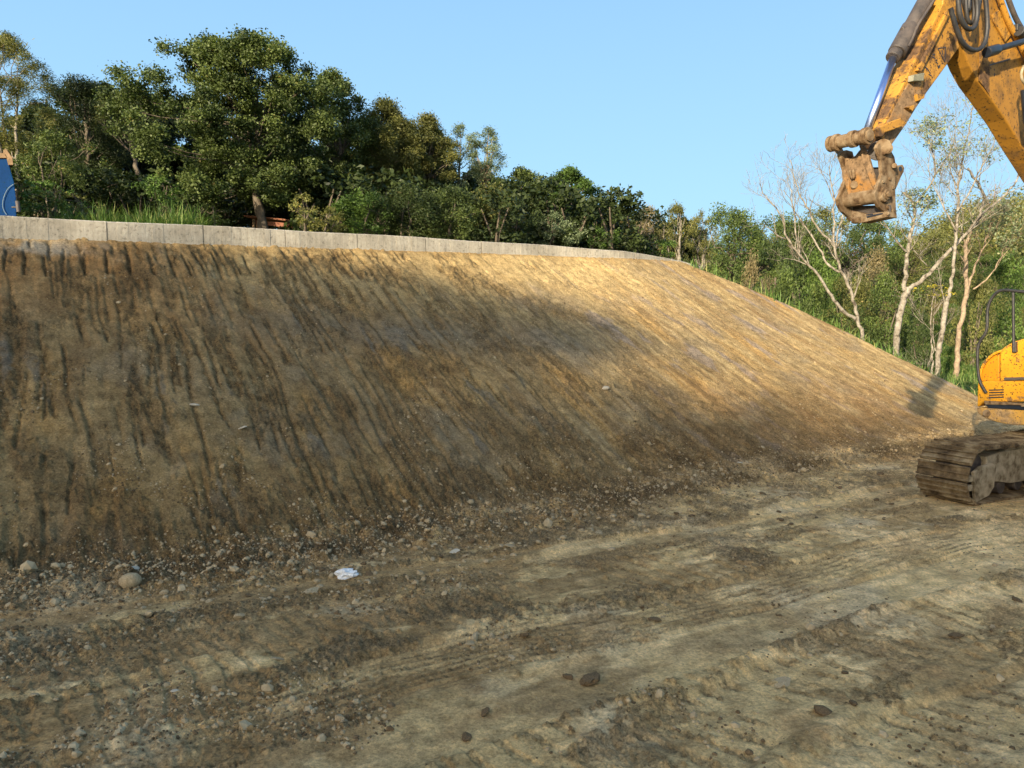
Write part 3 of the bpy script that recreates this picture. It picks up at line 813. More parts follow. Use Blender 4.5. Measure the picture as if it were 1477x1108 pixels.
a8 = lambda *p: C8(p, 1080, 270, 4.818)
a7 = lambda *p: C8(p, 1277, 130, 5.035)
a2 = lambda *p: C8(p, 1070, 130, 2.577)
bare_tree('bare_tree', 'leafless forked pale tree at the slope edge, left of the hanging coupler', 18.6, [
    (a8((795, 1050), (765, 930), (720, 760), (650, 600), (600, 450), (580, 330), (595, 170), (590, 60), (570, -40), (560, -150)), .085, .012, 0),
    (a8((740, 915), (660, 870), (560, 740), (470, 590), (360, 490), (260, 350), (235, 210), (150, 100), (85, 30), (75, -30)), .062, .010, -.5),
    (a8((345, 470), (325, 300), (310, 130), (290, 20), (265, -70)), .035, .008, .2),
    (a8((255, 360), (190, 330), (120, 275)), .03, .012, -.2),
    (a8((630, 590), (540, 540), (495, 450), (470, 370), (400, 280), (340, 210), (290, 90), (240, 20)), .042, .008, .5),
    (a8((590, 410), (500, 310), (430, 190), (370, 80), (330, -20), (300, -110), (290, -190)), .042, .008, -.4),
    (a8((605, 420), (630, 280), (665, 150), (690, 30)), .03, .009, .3),
    (a8((595, 100), (560, 10), (520, -60), (480, -130)), .02, .006, .2)], 201, M_BARKPALE, 1.5, twlen=.52)
bare_tree('bare_tree', 'pale trunk snapped at a knot with a long branch sweeping up right, behind the coupler', 20.5, [
    (a2((575, 960), (580, 860), (600, 780), (620, 735)), .115, .10, 0),
    (a2((605, 745), (610, 640), (625, 560), (640, 470), (640, 420), (600, 380)), .085, .04, .2),
    (a2((640, 430), (690, 370), (720, 310), (715, 240), (690, 170)), .045, .012, .4),
    (a2((715, 320), (760, 260), (790, 190), (800, 110)), .03, .008, -.3),
    (a2((620, 740), (680, 700), (740, 630), (800, 570), (870, 500), (905, 400), (880, 350), (840, 290)), .085, .03, -.4),
    (a2((865, 505), (900, 450), (960, 410), (1020, 340), (1060, 260)), .055, .015, .4),
    (a2((610, 600), (575, 560), (535, 500), (520, 470)), .04, .012, -.4),
    (a2((620, 560), (640, 600), (690, 655)), .03, .015, .4)], 202, M_BARKPALE, 1.25,
    (M_LEAF_GREY, [(1345, 190, 28, .6), (1320, 300, 26, .5), (1345, 285, 25, .4)], 7, .085, .45), twlen=.6)
bare_tree('white_barked_tree', 'straight white-barked tree with sparse high foliage, base at the slope edge nearest the excavator', 18.8, [
    (a2((722, 1060), (735, 960), (750, 860), (760, 790)), .085, .075, 0),
    (a2((760, 800), (785, 690), (795, 560), (800, 450), (808, 350), (820, 250), (845, 150), (862, 40)), .065, .012, .4),
    (a2((795, 520), (740, 420), (700, 330), (690, 250)), .025, .008, .3),
    (a2((800, 450), (850, 380), (880, 300), (930, 210), (950, 160)), .03, .008, -.3),
    (a2((805, 380), (770, 290), (780, 200), (770, 130)), .022, .007, .3),
    (a2((720, 970), (705, 900), (712, 850)), .02, .006, .2),
    (a2((715, 960), (690, 1030)), .012, .008, .0)], 203, M_BARKPALE, 1.5,
    (M_LEAF_GREY, [(1405, 160, 26, .55), (1340, 185, 24, .5), (1385, 200, 40, .2), (1440, 195, 26, .5), (1390, 245, 46, .22), (1450, 240, 30, .5), (1375, 300, 26, .25)], 3, .07, .45), twlen=.62)
bare_tree('brown_barked_tree', 'brown twin-stemmed trunk furthest right among the bare trees, branch reaching up right', 22.5, [
    (a2((805, 915), (820, 830), (840, 740), (830, 640), (835, 560), (860, 500)), .115, .06, 0),
    (a2((828, 800), (845, 720), (870, 640), (900, 580), (930, 480), (945, 350)), .055, .012, .3),
    (a2((860, 740), (920, 700), (960, 630), (985, 550)), .035, .010, -.4),
    (a2((840, 600), (820, 540), (770, 480), (740, 400)), .035, .008, .4)], 204, M_BARKBROWN, 1.2,
    (M_LEAF_GREY, [(1440, 330, 45, .5)], 8, .09, .45), twlen=.6)
tree('yellow_leaved_shrub', 'small tree with bright yellow leaves growing round the white-barked trunk', 1352, 402, 19.2, 26, 428, M_LEAF_YELLOW, 210, 'full', 12, 160, .075, .5, .5, (.2, .9), .1, .03, M_BARKPALE, 1, .02, .95)

# ---------------------------------------------------------------- bushes and trees of the field on the right
M_F_BROAD = leaf_mat("field_leaf_green", (.035, .055, .014), (.135, .185, .045), (.30, .24, .06))
M_F_FRESH = leaf_mat("field_leaf_fresh", (.050, .085, .018), (.150, .230, .045), (.36, .34, .07))
M_F_OLIVE = leaf_mat("field_leaf_olive", (.060, .065, .018), (.165, .170, .048), (.32, .25, .08))
M_F_DARK = leaf_mat("field_leaf_dark", (.020, .035, .010), (.070, .100, .028), (.15, .13, .04))
protos = {}
def bush_proto(key, mt, seed, n, per, size, aspect, tone, flat=.75, warm=.03, rmul=1.0, kind='full', droop=None):
    rs = np.random.default_rng(seed)
    cl = envelope(rs, n, 0, 0, .05, 1.0, .62, None, kind, rmul)
    me = crown_mesh('foliage', cl, rs, per, size, aspect, flat, tone, warm, droop); me.materials.append(mt)
    tb = Tubes()
    for i in range(3):
        a = rs.uniform(0, 6.28); tb.add([(0, 0, -.15), (math.cos(a) * .08, math.sin(a) * .08, .3), (math.cos(a) * .25, math.sin(a) * .25, .7)], .035, .01, 5)
    st = mesh_np('stem', np.concatenate(tb.V), np.concatenate(tb.F), True); st.materials.append(M_BARK)
    protos[key] = (me, st)
bush_proto('broad', M_F_BROAD, 301, 34, 1500, .042, .5, (.1, .8))
bush_proto('fresh', M_F_FRESH, 302, 34, 1500, .042, .5, (.0, .55))
bush_proto('olive', M_F_OLIVE, 303, 34, 1500, .042, .35, (.3, .9))
bush_proto('shade', M_LEAF_DARK, 314, 24, 420, .08, .5, (.1, .8))
bush_proto('dark', M_F_DARK, 304, 34, 1500, .042, .5, (.3, .9))
bush_proto('dry', M_LEAF_DRY, 305, 30, 1400, .040, .4, (.1, .7))
def put(key, name, label, cat, x, y, sx, sz, rot, group=None, z=None):
    me, st = protos[key]
    e = empty(name, (x, y, gz(x, y) if z is None else z), label, cat, group)
    e.scale = (sx, sx, sz); e.rotation_euler = (0, 0, rot)
    link('foliage', me, None, e); link('trunk' if cat == 'tree' else 'stem', st, None, e)
    return e
rnd = random.Random(77)
field_labels = {'broad': 'mid-green leafy bush in the thicket behind the bare trees', 'fresh': 'bright green bush in the thicket behind the bare trees',
                'olive': 'olive-yellow bush in the thicket behind the bare trees', 'dark': 'dark green bush in the thicket behind the bare trees', 'dry': 'dry straw-coloured bush in the thicket behind the bare trees'}
named = [
    (1085, 385, 22.5, 1.0, 1.0, 'dry', 'straw-coloured seeding bush against the upper edge of the slope'),
    (1130, 400, 24.0, 1.3, 1.2, 'broad', 'leafy bush behind the upper edge of the slope'),
    (1170, 372, 26.0, 1.5, 1.6, 'fresh', 'bright green rounded bush left of the forked bare tree'),
    (1120, 352, 27.0, 1.8, 1.9, 'dark', 'dark green big bush left of the forked bare tree, under the skyline'),
    (1180, 418, 22.5, 1.2, 1.0, 'broad', 'low leafy bush between slope edge and forked bare tree'),
    (1225, 400, 25.0, 1.4, 1.2, 'olive', 'olive bush between the two stems of the forked bare tree'),
    (1275, 405, 24.0, 1.5, 1.2, 'broad', 'leafy bush right of the forked bare tree'),
    (1265, 372, 27.0, 1.5, 1.4, 'dry', 'dry bush below the hanging coupler'),
    (1440, 372, 27.0, 1.6, 1.4, 'fresh', 'fresh green bush right of the brown twin trunk'),
    (1410, 395, 25.0, 1.3, 1.2, 'olive', 'olive bush right behind the brown twin trunk'),
    (1330, 455, 22.0, .9, .9, 'dark', 'dark green bush between the snapped trunk and the white-barked tree')]
for (px, yt, Y, sx, sz, key, lab) in named:
    p = at(px, yt, Y); g = gz(p[0], Y); h = max(.7, p[2] - g)
    put(key, 'bush', lab, 'bush', p[0], Y, sx * 1.05, h, rnd.uniform(0, 6), z=g)
for Y0, st_ in ((16.2, 30), (18.2, 30), (20.2, 30)):
    px = -20
    while px < 930:
        px += rnd.uniform(.7, 1.3) * st_
        Y = Y0 + rnd.uniform(-.6, .6); x = ray(px, 450)[0] * Y
        t_, s_ = ts(x, Y)
        if s_ < crest_s(t_) + 1.0: continue
        if Y0 < 17 and 320 < px < 460: continue
        h = rnd.uniform(1.1, 1.7); put('shade', 'bush', 'shaded undergrowth bush between the trunks of the wood', 'bush', x, Y, h, h, rnd.uniform(0, 6), 'undergrowth between the trunks of the wood')
keys = ['broad', 'fresh', 'fresh', 'olive', 'olive', 'dry', 'olive', 'dark']
cnt = 0
for Y0 in (23, 25.5, 28, 31, 34, 37.5, 41, 45):
    px = 1000 - 10
    while px < 1640:
        px += rnd.uniform(28, 46) * 26 / Y0
        Y = Y0 + rnd.uniform(-1.2, 1.2); x = ray(px, 450)[0] * Y
        t_, s_ = ts(x, Y)
        if s_ < 4.5 and Y0 < 25: continue
        if Y0 < 30 and rnd.random() < .55: continue
        if px > 1230 and Y0 < 25 and rnd.random() < .75: continue
        k = rnd.choice(keys); h = rnd.uniform(.45, .95) * (1 + (Y0 - 23) * .03); g = gz(x, Y)
        put(k, 'bush', field_labels[k], 'bush', x, Y, h * rnd.uniform(.95, 1.35), h, rnd.uniform(0, 6), 'bushes of the thicket behind the bare trees', z=g); cnt += 1
# tree prototypes for the skyline
def tree_proto(key, mt, seed, tone, size=.06, per=330, n=64, kind='round', aspect=.5):
    rs = np.random.default_rng(seed)
    cl = envelope(rs, n, 0, 0, .04, 1.0, .46, None, 'big' if kind == 'round' else kind, .75)
    me = crown_mesh('crown', cl, rs, per, size, aspect, .75, tone, .03); me.materials.append(mt)
    for _ in (0,):
        tb = Tubes(); wood_path(tb, [(0, 0, -.05), (.02, 0, .3), (0, .02, .75)], .035, .01, rs, n=8); limbs(tb, (0, 0, .2), (0, 0, .7), cl, rs, .03, .5)
    st = mesh_np('trunk', np.concatenate(tb.V), np.concatenate(tb.F), True); st.materials.append(M_BARK)
    protos[key] = (me, st)
tree_proto('t_broad', M_F_BROAD, 401, (.1, .6), .021, 7500)
tree_proto('t_olive', M_F_OLIVE, 402, (.2, .75), .021, 7500, aspect=.35)
tree_proto('t_dark', M_F_DARK, 403, (.4, 1.), .021, 7500)
tl = {'t_broad': 'mid-green round-headed tree', 't_olive': 'olive round-headed tree', 't_dark': 'dark green round-headed tree'}
sky_named = [
    (1055, 308, 34, 3.6, 't_broad', 'feathery-topped green tree on the skyline right of the vine-hung trees'),
    (1105, 318, 38, 3.8, 't_dark', 'dark tree on the skyline behind the left stem of the forked bare tree'),
    (1180, 305, 36, 4.6, 't_olive', 'rounded olive tree on the skyline between the bare stems'),
    (1225, 318, 35, 4.2, 't_dark', 'dark rounded tree just left below the hanging coupler'),
    (1262, 322, 40, 4.4, 't_broad', 'rounded tree directly below the hanging coupler'),
    (1310, 330, 42, 4.4, 't_olive', 'olive tree behind the snapped pale trunk'),
    (1150, 322, 33, 3.6, 't_broad', 'green tree on the skyline left of the rounded olive tree')]
for (px, yt, Y, w, key, lab) in sky_named:
    p = at(px, yt, Y); g = gz(p[0], Y); h = p[2] - g
    put(key, 'skyline_tree', lab, 'tree', p[0], Y, max(w, h * .8), h, rnd.uniform(0, 6), z=g)
for Y0, step in ((46, 44), (56, 40), (68, 34)):
    px = 860
    while px < 1620:
        px += rnd.uniform(.7, 1.3) * step
        Y = Y0 + rnd.uniform(-4, 4); x = ray(px, 450)[0] * Y
        k = rnd.choice(['t_broad', 't_olive', 't_dark']); g = gz(x, Y); h = rnd.uniform(3.0, 5.0) * (1 if px < 1180 else .68)
        put(k, 'field_tree', tl[k] + ' in the belt of trees at the foot of the hill', 'tree', x, Y, h * rnd.uniform(.85, 1.2), h, rnd.uniform(0, 6), 'trees in the belt at the foot of the hill', z=g)
# the far wooded hill: one mass
def far_wood():
    rs = np.random.default_rng(500)
    n = 2600
    az = rs.uniform(-.2, .85, n); R = 78 + 110 * rs.random(n)
    x = np.sin(az) * R; y = np.cos(az) * R; z = gz(x, y)
    Cs = []; tn = []
    for i in range(n):
        k = int(230 * (110 / R[i]) ** 1.0)
        h = rs.uniform(2.6, 4.6); d = rs.normal(size=(k, 3)); d /= np.linalg.norm(d, axis=1)[:, None]
        d *= (rs.random(k) ** .25)[:, None]; d[:, 2] = np.abs(d[:, 2]) 
        lum = 1 + .3 * np.sin(d[:, 0] * 5 + i) * np.cos(d[:, 1] * 5 + i * 2)
        Cs.append(np.stack([x[i] + d[:, 0] * h * .75 * lum, y[i] + d[:, 1] * h * .75 * lum, z[i] + d[:, 2] * h * lum], 1))
        tn.append(np.clip(rs.uniform(.1, .8) + rs.normal(size=k) * .1, 0, 1))
    C = np.concatenate(Cs); V, F = leaf_quads(C, .30, rs, .75, .5)
    me = mesh_np('distant_wood', V, F, False, {'tone': ('FLOAT', np.repeat(np.concatenate(tn), 4))})
    tag(link('distant_wood', me, M_F_OLIVE), 'wooded hill far behind the bare trees, its crowns merging into one mass', 'forest', kind='stuff')
far_wood()

# ---------------------------------------------------------------- grass
def grass(name, label, pts, h, rs, mt=M_GRASS, wid=.012, droop=.55, tone=(.1, .8)):
    n = len(pts); hh = h * rs.uniform(.55, 1.25, n); a = rs.uniform(0, 6.28, n); ln = rs.uniform(.15, droop, n)
    dx = np.cos(a); dy = np.sin(a); px_, py_ = -dy, dx
    V = []
    for k, (u, w) in enumerate(((0, 1), (.4, .9), (.75, .6), (1.0, .06))):
        zz = hh * (u - .35 * ln * u * u * 1.4); off = hh * ln * u * u
        for sgn in (-1, 1):
            V.append(np.stack([pts[:, 0] + dx * off + px_ * sgn * w * wid / 2, pts[:, 1] + dy * off + py_ * sgn * w * wid / 2, pts[:, 2] - .05 + zz], 1))
    V = np.stack(V, 1).reshape(-1, 3)
    b = np.arange(n)[:, None] * 8
    F = np.stack([b + np.array((0, 1, 3, 2)), b + np.array((2, 3, 5, 4)), b + np.array((4, 5, 7, 6))], 1).reshape(-1, 4)
    tn = np.clip(rs.uniform(*tone, n) + (rs.random(n) < .08) * .4, 0, 1)
    me = mesh_np(name, V, F, False, {'tone': ('FLOAT', np.repeat(tn, 8))})
    return tag(link(name, me, mt), label, 'grass', kind='stuff')
def tufts(x, y, rs, per, spread):
    c = np.repeat(np.stack([x, y], 1), per, 0) + rs.normal(size=(len(x) * per, 2)) * spread
    return np.column_stack([c, gz(c[:, 0], c[:, 1])])
rs = np.random.default_rng(600)
n = 420; px = rs.uniform(95, 300, n) ; Yg = rs.uniform(12.2, 14.2, n); 
x = (px - 738.5) / 1116 * Yg
t_, s_ = ts(x, Yg); k = s_ > crest_s(t_) + .35
P = tufts(x[k], Yg[k], rs, 26, .09)
grass('tall_grass', 'tall arching green grass standing just behind the left part of the wall', P, .62 * np.clip(.72 + .8 * noise(P[:, 0] * 2.4, P[:, 1] * 2.4, 5), .4, 1.1), rs, wid=.014, droop=1.0, tone=(.0, .95))
n = 5200; az = rs.uniform(.22, .80, n); R = rs.uniform(17, 38, n); x = np.sin(az) * R; y = np.cos(az) * R
t_, s_ = ts(x, y); v_ = (s_ - foot_s(t_)) / (crest_s(t_) - foot_s(t_))
ok = np.zeros(n, bool)
for a, b in zip(EDGE[:-1], EDGE[1:]): ok |= halfplane(t_, s_, a, b, 1.0) < planeA(t_, s_) - .35
ok &= (t_ > 6) & (s_ > -.2)
P = tufts(x[ok], y[ok], rs, 22, .16)
grass('field_grass', 'long green grass covering the field between the slope edge and the thicket', P, .34, rs, wid=.020, droop=1.1, tone=(.2, .9))
n = 900; az = rs.uniform(.62, .80, n); R = rs.uniform(16.5, 21, n); x = np.sin(az) * R; y = np.cos(az) * R
# ---------------------------------------------------------------- solid helpers
def basis(o, ux, uy, uz):
    return lambda a, b, c: np.array(o) + a * np.array(ux) + b * np.array(uy) + c * np.array(uz)
def bevelled(name, V, F, mat, parent, bev=.008, seg=2, smooth=False, solid=None):
    me = bpy.data.meshes.new(name); me.from_pydata([tuple(v) for v in V], [], F); me.update()
    o = link(name, me, mat, parent)
    if bev:
        m = o.modifiers.new('bevel', 'BEVEL'); m.width = bev; m.segments = seg; m.limit_method = 'ANGLE'; m.angle_limit = math.radians(35)
    return o
class Solid:
    """collects prisms, boxes, tubes into one mesh (world coordinates)"""
    def __init__(s): s.V = []; s.F = []
    def prism(s, poly, depth):
        """poly: list of 3-D points (planar), depth: vector"""
        n = len(poly); b = len(s.V)
        poly = [np.array(p, float) for p in poly]; d = np.array(depth, float)
        nrm = sum((np.cross(poly[i], poly[(i + 1) % n]) for i in range(n)), np.zeros(3))
        if nrm @ d > 0: poly = poly[::-1]
        s.V += poly + [p + d for p in poly]
        s.F.append(tuple(b + i for i in range(n))); s.F.append(tuple(b + n + i for i in range(n))[::-1])
        for i in range(n): j = (i + 1) % n; s.F.append((b + j, b + i, b + n + i, b + n + j))
        return s
    def box(s, c, ux, uy, uz, a, b_, c_):
        c = np.array(c, float); ux = np.array(ux) * a / 2; uy = np.array(uy) * b_ / 2; uz = np.array(uz) * c_
        s.prism([c - ux - uy - uz / 2, c + ux - uy - uz / 2, c + ux + uy - uz / 2, c - ux + uy - uz / 2], uz); return s
    def cyl(s, p, q, r, k=20, r2=None):
        p = np.array(p, float); q = np.array(q, float); r2 = r if r2 is None else r2
        d = q - p; d /= np.linalg.norm(d); ref = np.array((0, 0, 1.0)) if abs(d[2]) < .9 else np.array((1.0, 0, 0))
        u = np.cross(d, ref); u /= np.linalg.norm(u); w = np.cross(d, u); b = len(s.V)
        for (c, rad) in ((p, r), (q, r2)):
            for i in range(k):
                a = 2 * math.pi * i / k; s.V.append(c + rad * (math.cos(a) * u + math.sin(a) * w))
        s.F.append(tuple(b + i for i in range(k))); s.F.append(tuple(b + k + i for i in range(k))[::-1])
        for i in range(k): j = (i + 1) % k; s.F.append((b + j, b + i, b + k + i, b + k + j))
        return s
    def build(s, name, mat, parent, bev=.006, origin=(0, 0, 0), smooth=False):
        o_ = np.array(origin)
        me = bpy.data.meshes.new(name); me.from_pydata([tuple(v - o_) for v in s.V], [], s.F); me.update()
        o = link(name, me, mat, parent)
        if bev:
            m = o.modifiers.new('bevel', 'BEVEL'); m.width = bev; m.segments = 2; m.limit_method = 'ANGLE'; m.angle_limit = math.radians(40)
        me.polygons.foreach_set("use_smooth", np.array([len(f.vertices) == 4 for f in me.polygons], dtype=bool) if smooth else np.zeros(len(me.polygons), bool))
        return o
def hose(name, pts, r, mat, parent, origin, k=8):
    tb = Tubes(); P = np.array(pts, float) - np.array(origin)
    seg = np.r_[0, np.cumsum(np.linalg.norm(np.diff(P, axis=0), axis=1))]; u = np.linspace(0, seg[-1], max(8, int(seg[-1] / .035)))
    Q = np.stack([np.interp(u, seg, P[:, i]) for i in range(3)], 1)
    for _ in range(6): Q[1:-1] = (Q[:-2] + 2 * Q[1:-1] + Q[2:]) / 4
    tb.add(Q, r, r, k); return tb.build(name, mat, parent)

# ---------------------------------------------------------------- excavator
M_YEL = paint_mat("yellow_paint", (.62, .29, .018), (.16, .09, .04), .555, .62, .42, 5.0)
M_YELARM = paint_mat("worn_yellow_paint", (.40, .20, .030), (.095, .055, .028), .475, .57, .5, 3.8)
M_YELBOOM = paint_mat("boom_paint", (.34, .165, .022), (.13, .075, .032), .49, .66, .55, 3.0)
M_MUDMETAL = paint_mat("muddy_metal", (.33, .16, .04), (.20, .13, .07), .36, .50, .6, 3.5)
M_MUDPALE = simple_mat("dried_mud_on_steel", [(.34, (.06, .034, .017)), (.45, (.155, .10, .052)), (.64, (.27, .20, .12))], 13, .9, .25, 60, .003)
M_BLACK = simple_mat("black_rubber", [(.3, (.012, .012, .013)), (.7, (.04, .038, .035))], 14, .55, .2, 60, .003)
M_GREYMUD = simple_mat("greasy_dark_metal", [(.3, (.028, .024, .022)), (.7, (.10, .08, .065))], 9, .6, .5, 40, .008)
M_CHROME = simple_mat("chrome_rod", [(.3, (.40, .50, .78)), (.7, (.48, .58, .86))], 9, .32, 0, metal=1.0)  # blue of the reflected sky put into the metal colour
M_TRACK = simple_mat("track_mud", [(.34, (.045, .030, .016)), (.5, (.15, .105, .055)), (.66, (.29, .225, .13))], 5, .93, .7, 30, .015)
M_FRAME = simple_mat("muddy_frame", [(.34, (.13, .10, .06)), (.47, (.27, .225, .145)), (.66, (.40, .34, .235))], 10, .9, .5, 30, .01)
M_NAVY = simple_mat("dark_navy_steel", [(.3, (.008, .012, .02)), (.7, (.022, .028, .04))], 6, .35, .1, 30, .003)
M_GREENGREY = simple_mat("steel_clamp", [(.3, (.13, .125, .08)), (.7, (.24, .23, .16))], 12, .7, .3, 50, .004)

PHI = math.radians(60.0)
E = np.array((math.sin(PHI), math.cos(PHI), 0))          # from the arm tip back to the body
MN = np.array((math.cos(PHI), -math.sin(PHI), 0))        # towards the camera's right
UP = np.array((0, 0, 1.0))
TIP = at(1250, 300, 6.4)
def AP(px, py, off=0.0):
    r = ray(px, py); P0 = TIP + MN * off
    k = ((P0 - CP) @ MN) / (r @ MN); return CP + r * k
def FP(px, py, dist=0.0):
    r = ray(px, py); P0 = TIP + E * dist
    k = ((P0 - CP) @ E) / (r @ E); return CP + r * k
c2 = lambda *p: C8(p, 1260, 0, 5.037)
c3 = lambda *p: C8(p, 1180, 170, 6.927)
c4 = lambda *p: C8(p, 1310, 600, 7.389)
c5 = lambda *p: C8(p, 1397, 400, 4.615)

BX = atz(1403, 731, 0)                       # near lower corner of the visible track
ORG = BX + E * 1.9 + MN * .9; ORG[2] = 0
X = empty('excavator', tuple(ORG), 'yellow tracked excavator with its bucketless arm hanging over the slope foot at the right edge', 'excavator')

def sol(): return Solid()
# --- arm
HA = .09
near = [AP(x, y, HA) for x, y in c2((520, -260), (690, -260), (640, 60), (600, 180), (625, 345), (500, 520), (360, 712), (235, 900), (120, 1070), (70, 1060), (30, 980), (60, 930), (98, 860), (200, 640), (300, 430), (410, 220), (505, 30))]
arm = sol().prism(near, -MN * 2 * HA).build('arm', M_YELARM, X, .010, ORG)
# raised guard pipe on the near side
g0, g1 = c2((523, 90), (308, 525))
sol().prism([AP(x, y, HA) for x, y in c2((512, 85), (535, 98), (325, 530), (296, 518))], MN * .03).build('pipe_guard', M_YELARM, arm, .006, ORG)
sol().prism([AP(x, y, HA) for x, y in c2((250, 555), (330, 540), (322, 600), (245, 600))], MN * .05).build('hose_clamp', M_GREENGREY, arm, .005, ORG)
# muddy cast end of the arm
sol().prism([AP(x, y, HA + .004) for x, y in c2((255, 600), (330, 610), (360, 705), (238, 905), (130, 1060), (70, 1050), (100, 880), (180, 720))], -MN * (2 * HA + .008)).build('arm_end', M_MUDMETAL, arm, .01, ORG)
b = sol()
for poly in (((215, 785), (275, 768), (262, 815), (240, 800)), ((290, 690), (350, 690), (345, 720), (300, 740))):
    b.prism([AP(x, y, HA + .004) for x, y in c2(*poly)], MN * .03)
b.build('bracket', M_YELARM, arm, .004, ORG)
# warning sticker: triangle and three small marks (thin plates)
st = sol()
def line(p, q, w, off, s_):
    a = AP(*p, off); bq = AP(*q, off); d = bq - a; d /= np.linalg.norm(d); nn = np.cross(d, MN)
    s_.prism([a - nn * w / 2, bq - nn * w / 2, bq + nn * w / 2, a + nn * w / 2], MN * .003)
tri = c2((466, 352), (524, 345), (516, 452))
for i in range(3): line(tri[i], tri[(i + 1) % 3], .0055, HA + .001, st)
line(*c2((497, 365), (500, 400)), .007, HA + .001, st); line(*c2((502, 410), (503, 420)), .007, HA + .001, st)
for a_, b_ in (((428, 400), (445, 395)), ((425, 412), (445, 425)), ((450, 440), (462, 436)), ((452, 452), (464, 462)), ((465, 485), (482, 475)), ((468, 496), (480, 486)), ((370, 485), (395, 505)), ((390, 500), (412, 535)), ((380, 490), (388, 520)), ((400, 540), (420, 552))):
    line(*c2(a_, b_), .007, HA + .001, st)
st.build('warning_sticker', M_NAVY, arm, 0, ORG)
# ridge on the top plate
sol().prism([AP(x, y, HA + .003) for x, y in c2((505, 28), (520, 40), (112, 866), (96, 860))], -MN * .02).build('ridge', M_YELARM, arm, .003, ORG)

# --- bucket cylinder along the top of the arm
def CY(px, py): return AP(px, py, -.02)
cyl = sol().cyl(CY(*c2((520, -260))[0]), CY(*c2((262, 215))[0]), .062, 24).cyl(CY(*c2((270, 200))[0]), CY(*c2((168, 385))[0]), .072, 24).cyl(CY(*c2((165, 380))[0]), CY(*c2((137, 425))[0]), .058, 24)
cyl.cyl(CY(*c2((205, 215))[0]), CY(*c2((240, 205))[0]), .02, 12)
cy = cyl.build('bucket_cylinder', M_GREYMUD, X, .008, ORG, True)
sol().cyl(CY(*c2((150, 400))[0]), CY(1248, 196), .030, 24).build('piston_rod', M_CHROME, cy, 0, ORG, True)
hose('hydraulic_line', [AP(x, y, .05) for x, y in c2((440, 0), (370, 110), (300, 210), (290, 290), (250, 340))], .012, M_GREYMUD, cy, ORG)

# --- linkage and coupler
pn = AP(*c3((508, 178))[0], .17)             # near end of the upper pin
for o_lk in (.13, -.16):
    sol().prism([AP(x, y, o_lk) for x, y in c3((540, 120), (700, 45), (790, 10), (850, 60), (800, 95), (630, 155), (610, 200), (570, 195))], MN * .035).build('guide_link', M_YELARM, X, .006, ORG)
cp_ = sol()
# upper pin tube with collars
A0 = pn; A1 = pn - MN * .345
cp_.cyl(A0 + MN * .015, A1, .046)
for u, r, w in ((.00, .066, .045), (.055, .056, .04), (.115, .066, .045), (.19, .052, .06), (.27, .068, .035), (.325, .064, .03)):
    cp_.cyl(A0 - MN * u, A0 - MN * (u + w), r)
coupler = cp_.build('quick_coupler', M_MUDPALE, X, .004, ORG)
# near and far cheek plates (profile), ear, bosses
prof = c3((585, 300), (600, 262), (655, 245), (715, 262), (728, 320), (742, 350), (765, 390), (778, 470), (772, 700), (782, 975), (700, 992), (670, 940), (610, 890), (572, 820), (562, 760), (590, 700), (640, 560), (628, 420))
OFN = .185
ck = sol().prism([AP(x, y, OFN) for x, y in prof], -MN * .03)
ck.prism([AP(x, y, OFN) - MN * .33 for x, y in prof], -MN * .03)
ear = c3((765, 480), (800, 475), (845, 468), (863, 500), (856, 540), (830, 590), (800, 660), (775, 720))
ck.prism([AP(x, y, OFN - .03) for x, y in ear], -MN * .03); ck.prism([AP(x, y, OFN - .33) for x, y in ear], -MN * .03)
ck.cyl(AP(*c3((690, 308))[0], OFN + .03), AP(*c3((690, 308))[0], -.26), .042); ck.cyl(AP(*c3((650, 290))[0], OFN + .012), AP(*c3((650, 290))[0], OFN), .06)
ck.cyl(AP(*c3((762, 478))[0], OFN + .03), AP(*c3((762, 478))[0], -.24), .020)
bs = AP(*c3((655, 770))[0], OFN)
ck.cyl(bs + MN * .02, bs - MN * .36, .062, 24); ck.cyl(bs + MN * .038, bs + MN * .02, .040, 20); ck.cyl(bs + MN * .055, bs + MN * .038, .026, 6)
ck.build('cheek_plate', M_MUDPALE, coupler, .0035, ORG)
# front plate with rib and hook
DF = (FPd := None)
f0 = (AP(*c3((600, 500))[0], OFN - .03) - TIP) @ E
def FF(px, py, d=0): return FP(px, py, f0 + d)
fr = sol().prism([FF(x, y) for x, y in c3((198, 352), (240, 345), (262, 395), (320, 410), (372, 375), (405, 330), (440, 300), (565, 720), (590, 760), (585, 830), (420, 870), (325, 880), (300, 830), (312, 760))], E * .02)
fr.prism([FF(x, y, -.025) for x, y in c3((412, 280), (450, 270), (500, 380), (585, 700), (560, 730), (520, 640), (440, 440))], E * .03)
fr.prism([FF(x, y, -.012) for x, y in c3((175, 320), (205, 335), (310, 640), (312, 780), (295, 760), (240, 560))], E * .05)
fr.build('front_plate', M_MUDMETAL, coupler, .006, ORG)
bt = sol()
a_ = FF(*c3((335, 835))[0], .02); b_ = a_ + MN * .30
bt.cyl(a_, b_, .040, 24)
bt.cyl(FF(*c3((292, 800))[0], .03) , FF(*c3((292, 800))[0], .03) - MN * .05, .055, 20)
bt.build('lower_bar', M_MUDPALE, coupler, .006, ORG)
lp = sol().prism([FF(x, y, .0) for x, y in c3((322, 925), (470, 960), (690, 935), (695, 990), (430, 1050), (345, 1040))], E * .12)
lp.cyl(FF(*c3((350, 1025))[0], -.005), FF(*c3((425, 1020))[0], -.005), .028, 16)
lp.build('base_plate', M_MUDPALE, coupler, .004, ORG)
sl = sol()
for poly in (((480, 985), (640, 950), (645, 962), (490, 1000)), ((480, 965), (545, 955), (545, 968), (482, 975))):
    sl.prism([FF(x, y, -.004) for x, y in c3(*poly)], E * .006)
sl.build('slot', M_NAVY, coupler, 0, ORG)
